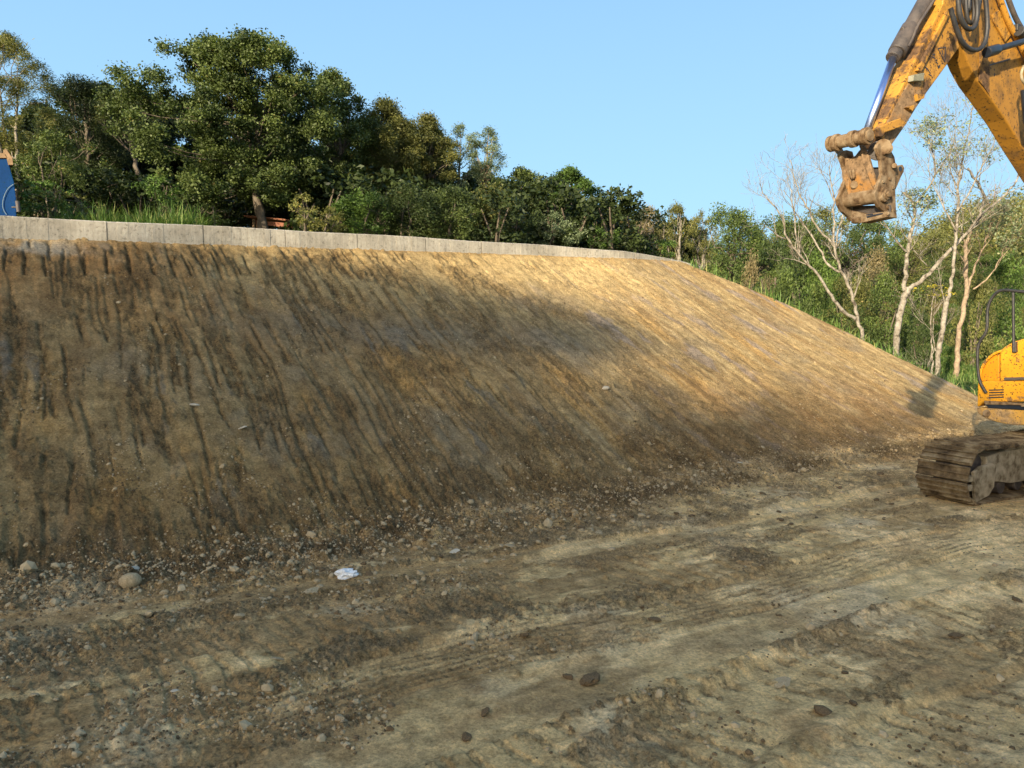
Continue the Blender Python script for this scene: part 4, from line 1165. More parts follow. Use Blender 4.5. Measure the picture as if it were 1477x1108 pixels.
hk = [FF(345 / 6.927 + 1180 + 5.5 * math.cos(q_) + 2 * math.sin(q_), 585 / 6.927 + 170 + 9.5 * math.sin(q_), -.02) for q_ in np.linspace(-1.2, 4.2, 14)]
hose('lifting_eye', hk, .011, M_MUDPALE, coupler, ORG, 8)
sol().cyl(FF(*c3((360, 670))[0], -.02), FF(*c3((360, 670))[0], .01), .030, 16).build('eye_boss', M_MUDPALE, coupler, .004, ORG)
sol().cyl(FF(*c3((415, 770))[0], -.004), FF(*c3((415, 770))[0], .01), .016, 16).build('grease_plug', M_GREYMUD, coupler, 0, ORG)
sol().prism([FF(x, y, -.02) for x, y in c3((400, 235), (445, 225), (455, 300), (412, 305))], E * .03).prism([FF(x, y, -.01) for x, y in c3((135, 300), (215, 300), (245, 372), (200, 385))], E * .04).build('pin_lug', M_MUDPALE, coupler, .006, ORG)
bk = sol().prism([FF(x, y, .16) for x, y in c3((330, 500), (700, 490), (700, 640), (640, 700), (600, 840), (330, 850))], E * .015)
bk.prism([FF(x, y, .10) for x, y in c3((345, 880), (720, 872), (720, 950), (345, 975))], E * .015)
bk.prism([FF(x, y, .20) for x, y in c3((560, 395), (740, 390), (740, 430), (560, 425))], E * .03)
bk.build('back_plate', M_GREYMUD, coupler, .004, ORG)
bo_ = sol()
for q_ in ((712, 612), (742, 700), (742, 930), (690, 900), (645, 640), (640, 790)):
    g_ = AP(*c3(q_)[0], OFN); bo_.cyl(g_ + MN * .012, g_, .013, 6)
for q_ in ((345, 985), (700, 960)):
    g_ = FF(*c3(q_)[0], 0); bo_.cyl(g_ - E * .010, g_, .014, 6)
bo_.build('bolt', M_MUDPALE, coupler, .001, ORG)
ho_ = sol(); g_ = AP(*c3((820, 510))[0], OFN - .03); ho_.cyl(g_ + MN * .002, g_, .020, 16)
ho_.build('pin_hole', M_NAVY, coupler, 0, ORG)
# arm boss inside the coupler
sol().cyl(AP(*c3((600, 330))[0], .13), AP(*c3((600, 330))[0], -.13), .075, 24).build('arm_pin_boss', M_GREYMUD, arm, .006, ORG)

# --- boom
HB = .09
foot = ORG + E * 1.05 + UP * 1.45
fq = lambda p: AP(*p, HB)
bl = [fq(p) for p in c2((600, -170), (612, 60), (640, 330), (700, 480), (760, 592), (832, 690), (960, 870), (1093, 1090), (1300, 1420))]
br = [fq(p) for p in c2((1500, 1000), (1330, 760), (1200, 560), (1093, 320), (1010, 230), (965, 120), (900, -20), (840, -170))]
fpt = ORG + E * .75 + UP * 1.35 + MN * (0.0)
def onplane(P, off): return P - MN * ((P - TIP) @ MN) + MN * off
ft_a = onplane(fpt + UP * -.18, HB); ft_b = onplane(fpt + E * .25 + UP * .15, HB)
boom = sol().prism(bl + [ft_a, ft_b] + br, -MN * 2 * HB).build('boom', M_YELBOOM, X, .012, ORG)
sol().prism([AP(x, y, HB) for x, y in c2((770, 262), (805, 262), (835, 480), (835, 690), (800, 640), (760, 590))], MN * .012).build('boom_rib', M_YELARM, boom, .004, ORG)
sol().prism([AP(x, y, HB) for x, y in c2((835, 470), (985, 425), (988, 436), (835, 482))], MN * .010).build('weld_strip', M_GREYMUD, boom, .002, ORG)
sol().prism([AP(x, y, HB) for x, y in c2((850, 110), (900, 75), (985, 260), (945, 310), (860, 160))], MN * .02).build('cover_plate', M_YELARM, boom, .006, ORG)
# steel pipes along the boom top
for dx, rr_ in ((0, .026), (45, .022)):
    hose('boom_pipe', [AP(x + dx / 5, y - dx / 5, HB + .04) for x, y in c2((880, -120), (940, 60), (990, 190), (1060, 300), (1110, 420), (1300, 700))], rr_, M_YELARM if dx == 0 else M_GREYMUD, boom, ORG, 10)
lampb = sol().cyl(AP(*c2((1055, 225))[0], HB + .09), AP(*c2((1095, 250))[0], HB + .09), .045, 16).box(AP(*c2((1040, 205))[0], HB + .06), E, MN, UP, .06, .05, .06)
lampb.build('valve_block', M_BLACK, boom, .005, ORG)
# hoses hanging at the boom and arm joint
for pts, off, r in ((((612, -120), (615, 60), (640, 180), (700, 235), (750, 190), (758, 60), (735, -120)), .24, .020),
                    (((670, -120), (672, 60), (680, 170), (705, 205), (735, 160), (730, 0), (720, -120)), .20, .016),
                    (((560, 60), (590, 180), (630, 300), (690, 360), (750, 375), (805, 340), (830, 230), (822, 60), (800, -120)), .26, .019),
                    (((640, -120), (660, 80), (690, 120), (700, -120)), .10, .022), (((780, -120), (760, 80), (745, 120), (735, -60)), .12, .02)):
    hose('hydraulic_hose', [AP(x, y, off) for x, y in c2(*pts)], r, M_BLACK, boom, ORG, 10)
sol().prism([AP(x, y, .05) for x, y in c2((600, -200), (850, -200), (830, 60), (760, 330), (640, 320), (605, 120))], -MN * .12).build('joint_bracket', M_GREYMUD, boom, .01, ORG)
# arm cylinder rod end seen as a dark bar across the boom
k1 = AP(*c2((820, 382))[0], .22); k2 = AP(*c2((1093, 300))[0], .24); kd = (k2 - k1) / np.linalg.norm(k2 - k1)
ac = sol().cyl(k1, k1 + kd * .16, .044, 20).cyl(k1 + kd * .14, k1 + kd * 1.2, .026, 20)
ac.build('side_cylinder', M_NAVY, X, .006, ORG, True)
# lift cylinder at the picture edge
l1 = AP(1477 + 9, 150, .30); l2 = onplane(ORG + E * .2 + UP * .95, .30)
lift = sol().cyl(AP(1482, 128, .30), AP(1486, 178, .30), .055, 20).cyl(AP(1484, 150, .30), l2, .05, 20)
lift.build('lift_cylinder', M_NAVY, X, .008, ORG, True)
hose('white_hose', [AP(x, y, .33) for x, y in c2((1093, 480), (1068, 510), (1060, 560), (1085, 600), (1110, 620))], .012, M_FRAME, boom, ORG, 8)

# --- tracks
def track(off, name='track'):
    """loop profile along E and up; off: offset of the outer near face along MN from BX"""
    R = .36; Ltr = 3.1; W = .60
    s = sol(); o0 = BX + MN * off - E * .20 - UP * .04
    t_ = sol()
    rs = np.random.default_rng(5)
    # path of the loop (counter-clockwise), centre of shoe plates
    path = []
    def add(p): path.append(p)
    n = 60
    cx0 = .40; cz = .36
    length = 2 * Ltr + 2 * math.pi * (R - .04)
    ns = int(length / .185)
    for i in range(ns):
        u = i / ns * length
        r = R - .04
        if u < Ltr: pa, pz, an = cx0 + u, cz - r, 0
        elif u < Ltr + math.pi * r: th = (u - Ltr) / r; pa, pz, an = cx0 + Ltr + math.sin(th) * r, cz - math.cos(th) * r, th
        elif u < 2 * Ltr + math.pi * r:
            q = u - Ltr - math.pi * r; pa, pz, an = cx0 + Ltr - q, cz + r - .035 * math.sin(q / Ltr * math.pi), math.pi
        else: th = (u - 2 * Ltr - math.pi * r) / r; pa, pz, an = cx0 - math.sin(th) * r, cz + math.cos(th) * r, math.pi + th
        tx = np.array((math.cos(an), math.sin(an)))  # tangent in (E, up)
        nx = np.array((tx[1], -tx[0]))
        T3 = E * tx[0] + UP * tx[1]; N3 = E * nx[0] + UP * nx[1]
        c = o0 + E * pa + UP * pz - MN * W / 2 + MN * rs.normal() * .004
        s.box(c, T3, MN, N3, .172, W, .028)
        for dg in (-.07, .0, .07):
            s.box(c + T3 * dg + N3 * .024, T3, MN, N3, .014, W, .024)
        s.box(c - N3 * .045, T3, MN, N3, .10, .16, .06)
    tr = s.build(name, M_TRACK, X, .004, ORG)
    fr = sol()
    P = lambda a, z, m=0: o0 + E * a + UP * z * .9 + MN * m
    fr.prism([P(.62, .30, -.10), P(.62, .62, -.10), (P(1.0, .66, -.10)), P(3.0, .66, -.10), P(3.1, .30, -.10), P(2.9, .17, -.10), P(1.2, .20, -.10)], -MN * .40)
    fr.prism([P(.95, .66, -.09), P(1.25, .74, -.09), P(2.6, .74, -.09), P(2.9, .66, -.09)], -MN * .42)
    f = fr.build('track_frame', M_FRAME, tr, .012, ORG)
    idl = sol().cyl(P(.40, .40, -.16), P(.40, .40, -.44), .27, 32).cyl(P(.40, .40, -.12), P(.40, .40, -.48), .10, 20)
    idl.build('idler_wheel', M_GREYMUD, tr, .01, ORG)
    cv = sol().prism([P(.32, .20, -.05), P(.28, .46, -.05), P(.40, .52, -.05), P(.66, .54, -.05), P(.74, .50, -.05), P(.72, .22, -.05), P(.62, .12, -.05), P(.36, .06, -.05)], -MN * .04)
    cv.prism([P(.20, .34, -.06), P(.30, .34, -.06), P(.30, .42, -.06), P(.20, .42, -.06)], -MN * .05)
    cv.prism([P(.20, .22, -.06), P(.30, .22, -.06), P(.30, .30, -.06), P(.20, .30, -.06)], -MN * .05)
    cv.build('idler_cover', M_FRAME, tr, .008, ORG)
    for k in range(6):
        sol().cyl(P(1.0 + k * .38, .17, -.12), P(1.0 + k * .38, .17, -.48), .085, 20).build('track_roller', M_GREYMUD, tr, .006, ORG)
    sp_ = sol().cyl(P(.40 + Ltr, .40, -.18), P(.40 + Ltr, .40, -.42), .28, 24); sp_.build('sprocket', M_GREYMUD, tr, .01, ORG)
    return tr
track(0.0); track(1.75 + 0.0)
sol().box(BX + E * 1.95 + MN * .57 + UP * .55, E, MN, UP, 1.5, 1.3, .22).cyl(BX + E * 1.95 + MN * .57 + UP * .64, BX + E * 1.95 + MN * .57 + UP * .86, .5, 32).build('undercarriage', M_FRAME, X, .02, ORG)

# --- upper body: visible front right corner (far side of the boom)
fd = (at(1430, 560, 9.9) - TIP) @ E
def BF(px, py, d=0): return FP(px, py, fd + d)
B = lambda a, m, z: ORG + E * a + MN * m + UP * z
deck_a = (BF(1420, 590) - ORG) @ E
mleft = (BF(1409, 560) - ORG) @ MN
zb_ = BF(1440, 610)[2]; zt_ = BF(1470, 488)[2]
body = sol()
# rounded side box running back
w0, w1 = mleft, mleft + .62
sec = []
z0 = BF(1420, 575)[2]
z1 = BF(1410, 552)[2]
main = [BF(x, y, .04) for x, y in c5((60, 700), (110, 690), (369, 690), (420, 690), (420, 830), (110, 830), (55, 865))]
body.prism(main, E * 2.2)
up_ = [BF(x, y, .06) for x, y in c5((205, 694), (208, 490), (240, 462), (300, 428), (369, 408), (420, 404), (420, 694))]
body.prism(up_, E * 1.6)
bd = body.build('toolbox', M_YEL, X, .018, ORG)
wing = [BF(x, y, .10) for x, y in c5((75, 692), (80, 620), (110, 560), (160, 515), (205, 494), (205, 692))]
sol().prism(wing, E * 1.5).build('side_panel', paint_mat("orange_panel", (.62, .24, .012), mudlo=.6, mudhi=.7), bd, .01, ORG)
rim_pts = [BF(x, y, .07) for x, y in c5((75, 692), (78, 620), (108, 560), (158, 512), (205, 490), (235, 487))]
hose('panel_rim', rim_pts, .018, M_YEL, bd, ORG, 8)
sol().prism([BF(x, y, .03) for x, y in c5((235, 668), (369, 665), (420, 665), (420, 684), (260, 688), (235, 686))], E * .03).build('handle_strip', M_GREYMUD, bd, .004, ORG)
vt = sol()
for i in range(4): vt.prism([BF(x, y + i * 3.6, .035) for x, y in c5((135, 748), (235, 745), (233, 753), (137, 756))], E * .01)
vt.build('vent', M_NAVY, bd, 0, ORG)
sol().prism([BF(x, y, .0) for x, y in c5((100, 822), (345, 838), (420, 838), (420, 862), (350, 862), (345, 852), (108, 848))], E * .12).build('step', M_MUDPALE, bd, .006, ORG)
sol().prism([BF(x, y, .02) for x, y in c5((108, 848), (345, 855), (420, 858), (420, 885), (350, 882), (135, 870))], E * .03).build('gap_shadow_plate', M_NAVY, bd, .002, ORG)
bel = []
bel_pts = [BF(x, y, .03) for x, y in c5((48, 868), (108, 868), (350, 884), (420, 884), (420, 990), (300, 985), (230, 975), (160, 958), (100, 935), (60, 905))]
sol().prism(bel_pts, E * 2.0).build('lower_skirt', paint_mat("worn_skirt_paint", (.62, .34, .06), (.30, .20, .10), .45, .6), bd, .02, ORG)
sol().cyl(BF(*c5((120, 905))[0], .0), BF(*c5((120, 905))[0], .05), .045, 16).build('towing_eye', M_MUDPALE, bd, .006, ORG)
for pts, rr_ in ((((118, 770), (100, 745), (70, 690), (58, 560), (62, 440), (95, 400), (125, 370), (124, 290), (125, 200), (145, 150), (165, 125), (185, 92), (205, 82), (240, 82), (300, 90), (369, 97), (480, 108)), .019),):
    hose('handrail', [BF(x, y, .0) for x, y in c5(*pts)], rr_, M_BLACK, X, ORG, 10)
hose('handrail_post', [BF(x, y, .02) for x, y in c5((297, 92), (298, 200), (299, 330), (300, 430), (300, 495))], .017, M_BLACK, X, ORG, 10)
sol().prism([BF(x, y, .01) for x, y in c5((290, 430), (312, 430), (314, 500), (290, 500))], E * .06).build('post_bracket', M_GREYMUD, bd, .003, ORG)
# rest of the machine to the right of the picture edge
a0 = deck_a
sol().box(B(a0 + 1.25, .15, 1.0), E, MN, UP, 2.3, 1.75, .22).build('deck', M_FRAME, X, .03, ORG)
sol().box(B(a0 + 2.6, -.02, 1.45), E, MN, UP, .9, 2.15, .9).build('counterweight', M_YEL, X, .12, ORG)
sol().box(B(a0 + 1.55, .25, 1.4), E, MN, UP, 1.3, .7, .6).build('engine_hood', M_YEL, X, .08, ORG)
cab = sol().box(B(a0 + .85, .82, 1.75), E, MN, UP, 1.35, .78, 1.45).build('cab', M_YEL, X, .06, ORG)
gl = simple_mat("cab_glass", [(.3, (.02, .03, .035)), (.7, (.03, .04, .045))], 3, .08, 0)
wi = sol().box(B(a0 + .85, 1.215, 1.95), E, MN, UP, 1.0, .012, .8).box(B(a0 + .168, .82, 1.9), E, MN, UP, .012, .62, 1.0); wi.build('window', gl, cab, .004, ORG)

# ---------------------------------------------------------------- blue steel skip at the left edge
M_BLUE = paint_mat("blue_paint", (.001, .028, .105), (.005, .045, .09), .55, .85, .6, 3.0)
for _n in M_BLUE.node_tree.nodes:
    if _n.type == 'BSDF_PRINCIPLED': _n.inputs['Specular IOR Level'].default_value = .04
M_WOOD = simple_mat("raw_timber", [(.3, (.13, .085, .045)), (.7, (.24, .16, .09))], 9, .8, .3, 30, .005)
M_WOOD2 = simple_mat("stained_timber", [(.3, (.17, .055, .02)), (.7, (.28, .10, .04))], 9, .7, .2, 30, .004)
Yk = 11.4
def K(px, py, d=0): return at(px, py, Yk + d)
bo = K(0, 306)
gk = gz(bo[0], bo[1]); 
kx = empty('blue_skip', (bo[0], bo[1], gk), 'blue steel skip with a timber on its rim, at the left edge', 'skip')
og = np.array((bo[0], bo[1], gk))
Kb = lambda x, y, d=0: K(x, y, d)
sol().prism([Kb(-70, 229), Kb(11, 229), Kb(15, 245), Kb(20, 262), Kb(23, 285), Kb(24, 322), Kb(-70, 322)], (-.66, 1.0, 0)).build('panel', M_BLUE, kx, .01, og)
s_ = sol(); s_.prism([Kb(-70, 219, -.03), Kb(6, 221, -.03), Kb(10, 228, -.03), Kb(-70, 228, -.03)], (-.08, .12, 0)); s_.build('rim_timber', M_WOOD, kx, .004, og)
s_ = sol(); s_.prism([Kb(5, 216, -.02), Kb(9, 215, -.02), Kb(18, 228, -.02), Kb(19, 238, -.02), Kb(12, 238, -.02), Kb(9, 226, -.02)], (-.14, .2, 0)); s_.build('broken_timber', M_WOOD, kx, .004, og)
hose('cable', [Kb(x, y, -.02) for x, y in C8(((60, 800), (25, 770), (18, 690), (40, 620), (85, 535), (120, 530)), 0, 180, 6.154)], .005, simple_mat("pale_cable", [(.3, (.08, .14, .18)), (.7, (.14, .21, .26))], 5, .5, 0), kx, og)
s_ = sol(); s_.cyl(Kb(25, 290), Kb(27, 306), .028, 12).cyl(Kb(17, 299), Kb(26, 299), .012, 10); s_.build('latch', M_GREYMUD, kx, .003, og)

# ---------------------------------------------------------------- wooden table by the big trunk
Yt = 16.5
def T(px, py, d=0): return at(px, py, Yt + d)
tz = T(375, 312)[2]
o_ = T(395, 318); gt = gz(o_[0], o_[1])
tbx = empty('wooden_table', (o_[0], o_[1], gt), 'reddish-brown wooden table standing by the biggest tree trunk behind the wall', 'table')
ot = np.array((o_[0], o_[1], gt))
u = T(432, 321) - T(352, 313); u = u / np.linalg.norm(u)
Lx = np.linalg.norm(T(434, 321) - T(362, 313)); dpt = np.array((0, 1, 0))
s_ = sol(); pA = T(352, 312.5); pB = T(434, 320.5)
s_.prism([pA, pB, pB + (0, .7, .02), pA + (0, .7, .02)], (0, 0, .035)); s_.build('table_top', M_WOOD2, tbx, .004, ot)
s_ = sol(); q0 = T(364, 315, .03); q1 = T(431, 321.5, .03); s_.prism([q0 - (0, 0, .03), q1 - (0, 0, .03), q1 - (0, 0, .12), q0 - (0, 0, .12)], (0, .025, 0)); s_.build('apron', M_WOOD2, tbx, .003, ot)
for (px_, d_) in ((366, .0), (372, .35), (424, .02), (429, .5)):
    p = T(px_, 314 + (px_ - 366) * .11, d_)
    sol().box((p[0], p[1], (p[2] + gt) / 2 - .03), (1, 0, 0), (0, 1, 0), (0, 0, 1), .055, .055, p[2] - gt).build('leg', M_WOOD, tbx, .004, ot)

# ---------------------------------------------------------------- stones and clods
def rock_mesh(name, seed, sub=2, rough=.28, flat=.7, mat=None, ang=False, jit=.015):
    import bmesh
    bm = bmesh.new(); bmesh.ops.create_icosphere(bm, subdivisions=sub, radius=1)
    rs = np.random.default_rng(seed)
    A = rs.normal(size=(10, 3)); ph = rs.uniform(0, 6, 10)
    cuts = rs.normal(size=(7, 3)); cuts /= np.linalg.norm(cuts, axis=1)[:, None]; cd = rs.uniform(.55, .85, 7)
    for v in bm.verts:
        p = np.array(v.co)
        if ang:
            for c_, d_ in zip(cuts, cd):
                k_ = p @ c_
                if k_ > d_: p = p - c_ * (k_ - d_) * .9
        f = 1 + rough * sum(math.sin(A[i] @ p * 1.4 + ph[i]) for i in range(10)) / 5
        p = p * f * (1 + jit * rs.normal()); p[2] *= flat
        v.co = p
    me = bpy.data.meshes.new(name); bm.to_mesh(me); bm.free()
    me.materials.append(mat); me.polygons.foreach_set("use_smooth", np.full(len(me.polygons), not ang, bool))
    return me
RK = [rock_mesh('stone', 700 + i, 3, .12, .75, M_STONE, i % 2 == 0) for i in range(6)]
RP = [rock_mesh('stone', 720 + i, 3, .10, .7, M_PALE, i % 2 == 0) for i in range(3)]
CLD = [rock_mesh('clod', 740 + i, 3, .22, .6, M_CLOD, True, .09) for i in range(5)]
def ground_hit(px, py):
    r = ray(px, py); lo = None
    ks = np.linspace(2.5, 24, 600) / r[1]
    P = CP[None] + r[None] * ks[:, None]
    h = base_height(P[:, 0], P[:, 1]) - P[:, 2]
    i = np.argmax(h > 0); 
    k = ks[i]; return CP + r * k
def place_rock(me, px, py, wpx, name, label, cat, group=None, rot=None, flatten=1.0, sink=.25, stretch=1.0):
    P = ground_hit(px, py); rr_ = random.Random(int(px * 7 + py * 13))
    Y = P[1]; r = wpx / 2 / 1116 * Y
    o = bpy.data.objects.new(name, me); COL.objects.link(o)
    o.location = (P[0], P[1], gz(P[0], P[1]) + r * flatten * (.40 - sink))
    o.scale = (r * stretch, r * rr_.uniform(.7, 1.0), r * flatten); o.rotation_euler = (rr_.uniform(-.3, .3), rr_.uniform(-.3, .3), rr_.uniform(0, 6.3) if rot is None else rot)
    return tag(o, label, cat, group)
special = [
    (RK[1], 188, 853, 27, 'round beige stone, the biggest at the foot of the slope, lower left', 0, 1.25), (RK[3], 237, 858, 12, 'small round stone right of the biggest stone at the slope foot', 0, 1),
    (RP[0], 195, 827, 12, 'small whitish stone on the dark earth above the biggest round stone', 0, .6), (RK[0], 345, 893, 16, 'grey-beige rounded stone among crumbs right of the biggest round stone', 0, .8),
    (RK[0], 400, 952, 22, 'flat pale stone pressed into the track, lower left', 0, .3), (RP[1], 252, 1000, 10, 'tiny white chip beside the cleat prints, lower left', 0, .4),
    (RP[0], 873, 562, 11, 'cream-white stone alone on the slope, upper centre', 0, .8), (RP[2], 1067, 670, 9, 'small white stone on the darker slope foot, left of the excavator track', 0, .5),
    (RP[2], 350, 622, 12, 'flat pale stone on the left part of the slope', 0, .5), (RP[1], 281, 587, 13, 'pale stone below the dark hole on the left part of the slope', 0, .5),
    (RK[2], 450, 855, 26, 'flat beige slab-like stone beside the crumpled white bag', 0, .45), (RK[2], 738, 790, 24, 'flat pale stone sheet in the rubble at the slope foot, centre', 0, .3),
    (RP[0], 655, 797, 16, 'whitish flat stone in the rubble left of centre', 0, .3), (RK[4], 865, 773, 15, 'pale stone at the end of the rubble strip, centre', 0, .7),
    (RK[5], 882, 792, 11, 'round dark-beige stone right of the rubble strip', 0, .8), (RK[4], 1128, 981, 30, 'buried pale stone showing as a flat patch, lower right', 0, .18),
    (RK[0], 130, 1005, 16, 'light stone in the churned soil at the lower left', 0, .7), (RK[3], 50, 1010, 12, 'stone in the churned soil near the left edge', 0, .7),
    (RK[2], 677, 545 + 385, 14, 'beige stone at the end of the middle rut ridge', 0, .6)]
for me, px, py, w, lab, rot, fl in special:
    place_rock(me, px, py, w, 'stone', lab, 'stone', None, rot + .3, fl, .15, 1.15)
clods = [(755, 918, 22, 'dark clod on the ridge between the two long ruts, centre'), (700, 1030, 22, 'upper dark clod of a pair, bottom centre'), (672, 1062, 28, 'lower dark clod of a pair, bottom centre'),
         (945, 895, 24, 'dark clod lying alone right of the middle rut'), (820, 978, 24, 'dark brown clod left of its longer neighbour, lower centre'), (850, 980, 40, 'long dark brown clod, lower centre'),
         (1467, 866, 18, 'dark clod by the right edge of the picture'), (1077, 796, 16, 'brown clod on the right half of the ground below the slope foot'), (1190, 1030, 34, 'dark moist clod, lower right'),
         (1230, 1022, 22, 'brown clod right of the dark moist clod, lower right'), (1380, 915, 26, 'flat brown clod, right side of the ground'), (45, 846, 34, 'big dark clod at the far left of the slope foot'), (22, 990, 14, 'small dark clod at the left edge of the ground'),
         (155, 842, 20, 'dark clod between the left edge and the biggest round stone')]
for i, (px, py, w, lab) in enumerate(clods):
    place_rock(CLD[i % 5], px, py, w * .78, 'clod', lab, 'clod', None, None, .75, .1, 1.2)
rnd = random.Random(900)
def rubble_pt():
    m = rnd.random()
    if m < .55:
        k = rnd.random(); px = 330 + k * 640; py = np.interp(px, [330, 450, 600, 800, 970], [815, 822, 790, 752, 722]) + rnd.gauss(14, 16)
    elif m < .75: px = rnd.uniform(0, 420); py = np.interp(px, [0, 420], [862, 835]) + rnd.gauss(18, 16)
    elif m < .82: px = rnd.uniform(0, 1477); py = rnd.uniform(820, 1100)
    else: px = rnd.uniform(900, 1330); py = np.interp(px, [900, 1330], [735, 690]) + rnd.gauss(20, 14)
    return px, py
for i in range(240):
    px, py = rubble_pt()
    if i % 3 == 0: place_rock(CLD[i % 5], px, py, rnd.uniform(6, 13), 'clod', 'small dark lump of soil among the rubble along the slope foot and ruts', 'clod', 'small soil lumps along the slope foot', None, .8)
    else: place_rock(RK[i % 6], px, py, rnd.uniform(5, 12), 'stone', 'small beige stone among the rubble along the slope foot and ruts', 'stone', 'small stones along the slope foot', None, .8)
# gravel and crumbs: nobody could count them
def gravel(name, label, P, size, mat, seed):
    rs = np.random.default_rng(seed); n = len(P)
    base = np.array([(1, 0, 0), (-.6, .8, .1), (-.5, -.8, -.1), (0, .1, 1), (.1, 0, -.9), (.3, .9, .35), (.4, -.8, .4)]) 
    base = np.array([(1, 0, 0), (.2, .95, 0), (-.85, .45, 0), (-.7, -.7, 0), (.35, -.9, 0), (.1, .05, .85), (0, 0, -.7)])
    g_ = (1 + 5 ** .5) / 2
    base = np.array([(-1, g_, 0), (1, g_, 0), (-1, -g_, 0), (1, -g_, 0), (0, -1, g_), (0, 1, g_), (0, -1, -g_), (0, 1, -g_), (g_, 0, -1), (g_, 0, 1), (-g_, 0, -1), (-g_, 0, 1)]) / 1.9
    F0_ = np.array([(0,11,5),(0,5,1),(0,1,7),(0,7,10),(0,10,11),(1,5,9),(5,11,4),(11,10,2),(10,7,6),(7,1,8),(3,9,4),(3,4,2),(3,2,6),(3,6,8),(3,8,9),(4,9,5),(2,4,11),(6,2,10),(8,6,7),(9,8,1)])
    sz = size * rs.lognormal(0, .38, n)
    B_ = base[None] * (1 + rs.normal(size=(n, 12, 3)) * .16) * sz[:, None, None]
    a = rs.uniform(0, 6.28, n); c, s = np.cos(a), np.sin(a); tl_ = rs.normal(size=n) * .5
    x = B_[..., 0]; y = B_[..., 1] * .85; z = B_[..., 2] * .8
    z2 = z + x * tl_[:, None] * .5
    V = np.stack([x * c[:, None] - y * s[:, None] + P[:, 0:1], x * s[:, None] + y * c[:, None] + P[:, 1:2], z2 + P[:, 2:3]], -1).reshape(-1, 3)
    F = (F0_[None] + np.arange(n)[:, None, None] * 12).reshape(-1, 3)
    me = mesh_np(name, V, F, False)
    tag(link(name, me, mat), label, 'gravel', kind='stuff')
rs = np.random.default_rng(801)
def scatter(n, wslope):
    az = rs.uniform(-.66, .66, n * 4); R = np.exp(rs.uniform(math.log(3.3), math.log(19), n * 4)); x = np.sin(az) * R; y = np.cos(az) * R
    t, s = ts(x, y); v = (s - foot_s(t)) / (crest_s(t) - foot_s(t))
    p = np.exp(-((v + .03) / .07) ** 2) * 1.0 * np.interp(t, [-6, 7, 10], [1, 1, .4]) + np.where(v > 0, wslope * sm(.0, .4, noise(x * 1.3, y * 1.3, 61)) * (1 - v), .16 * sm(.0, .4, noise(x * 1.1, y * 1.1, 62)) * (.3 + .7 * (x < 0)))
    p = np.where(v > .96, 0, p)
    k = rs.random(n * 4) < p; x = x[k]; y = y[k]
    return np.column_stack([x, y, gz(x, y)])
gravel('gravel', 'beige gravel and crumbs strewn over the slope foot and the churned ground', scatter(30000, .35), .0078, M_STONE, 802)
gravel('soil_crumbs', 'dark soil crumbs strewn over the slope foot and the churned ground', scatter(34000, .45), .0085, M_CLOD, 803)
gravel('coarse_rubble', 'coarse beige rubble along the foot of the slope', scatter(4600, .10), .018, M_STONE, 804)

# crumpled white plastic bag
def bag():
    rs = np.random.default_rng(31); P = ground_hit(500, 832); g = gz(P[0], P[1])
    import bmesh
    bm = bmesh.new(); bmesh.ops.create_icosphere(bm, subdivisions=3, radius=1)
    A = rs.normal(size=(14, 3)) * 2.4; ph = rs.uniform(0, 6, 14)
    for v in bm.verts:
        p = np.array(v.co); f = 1 + 1.5 * (sum(abs(math.sin(A[i] @ p * 1.5 + ph[i])) for i in range(14)) / 14 - .62) + .12 * rs.normal()
        p = p * f * (.085, .05, .045); v.co = p
    me = bpy.data.meshes.new('plastic_bag'); bm.to_mesh(me); bm.free()
    o = link('plastic_bag', me, simple_mat("white_plastic", [(.3, (.55, .55, .52)), (.7, (.80, .80, .78))], 20, .4, .5, 40, .004))
    o.location = (P[0], P[1], g + .025); tag(o, 'small crumpled white plastic bag in the rubble at the slope foot', 'bag')
bag()

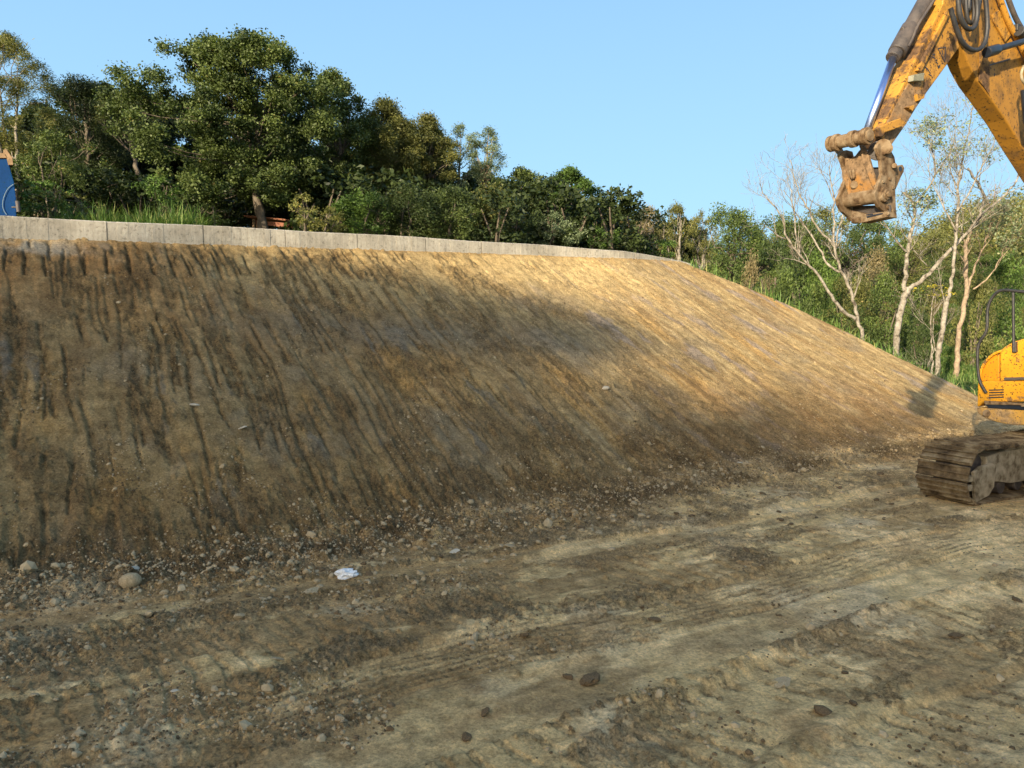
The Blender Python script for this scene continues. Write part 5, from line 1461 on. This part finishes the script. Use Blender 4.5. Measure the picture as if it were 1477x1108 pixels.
# ---------------------------------------------------------------- wooded ridge behind the photographer that shades the foreground
def shade_ridge():
    rs = np.random.default_rng(950)
    back = np.array((math.sin(SUN_AZ), math.cos(SUN_AZ))); side = np.array((back[1], -back[0])) * -1
    tanE = math.tan(SUN_EL)
    def top(a, dist): return float(np.interp(a, [-14, -10, -7.6, -5.5, -4, -3, -1.5, 2], [3.8, 3.75, 3.6, 3.2, 3.4, 3.65, 3.55, 3.5])) + tanE * dist + .15 * math.sin(a * 1.7 + 1)
    d0 = 62.0
    # hill body
    na, nd = 70, 16
    V = []
    for i in range(na):
        a = -70 + 140 * i / (na - 1)
        for j in range(nd):
            q = j / (nd - 1); dist = 38 + q * 60
            prof = math.sin(min(1, q * 1.15) * math.pi * .5) if q < .8 else math.sin(math.pi * .5) * (1 - (q - .8) * 1.5)
            h = (top(a, d0) - 6.0) * prof - .5
            p = back * dist + side * a
            V.append((p[0], p[1], h + .8 * math.sin(a * .3 + q * 5)))
    F = [(i * nd + j, (i + 1) * nd + j, (i + 1) * nd + j + 1, i * nd + j + 1) for i in range(na - 1) for j in range(nd - 1)]
    me = mesh_np('hill', np.array(V), np.array(F), True); tag(link('hill', me, M_TURF), kind='structure')
    cs = []; n = 260
    C = []; tn = []
    for i in range(n):
        a = rs.uniform(-50, 50); dist = d0 + rs.uniform(-8, 6); p = back * dist + side * a
        H = top(a, dist) + rs.normal() * .35; r = rs.uniform(1.2, 2.6)
        k = 900; d = rs.normal(size=(k, 3)); d /= np.linalg.norm(d, axis=1)[:, None]; d *= (rs.random(k) ** .3)[:, None] * r
        d[:, 2] *= 1.1
        C.append(np.column_stack([p[0] + d[:, 0], p[1] + d[:, 1], H - r * 1.1 + d[:, 2]])); tn.append(np.full(k, rs.uniform(.1, .7)))
    for i in range(300):                       # thin outer twigs that blur the edge of the shade
        a = rs.uniform(-50, 50); dist = d0 + rs.uniform(-10, 8); p = back * dist + side * a
        H = top(a, dist) + abs(rs.normal()) * .8 - 1.0; d = rs.normal(size=(90, 3)) * (1.3, 1.3, .7)
        C.append(np.column_stack([p[0] + d[:, 0], p[1] + d[:, 1], H + d[:, 2]])); tn.append(np.full(90, rs.uniform(.1, .7)))
    for i in range(16):                        # trunkless crown added above the ridge to cast a shadow band
        a = rs.uniform(-8.9, -6.0); dist = d0 + rs.uniform(-1, 1); p = back * dist + side * a
        H = 4.95 + .12 * (a + 7.5) + tanE * dist; d = rs.normal(size=(260, 3)) * (.55, .55, .22)
        C.append(np.column_stack([p[0] + d[:, 0], p[1] + d[:, 1], H + d[:, 2]])); tn.append(np.full(260, rs.uniform(.1, .7)))
    V, F = leaf_quads(np.concatenate(C), .36, rs, .8, .3)
    me = mesh_np('wood_on_ridge', V, F, False, {'tone': ('FLOAT', np.repeat(np.concatenate(tn), 4))})
    tag(link('wood_on_ridge', me, M_LEAF_BROAD), 'mass of trees along the ridge behind the viewer, shading the foreground', 'forest', kind='stuff')
shade_ridge()
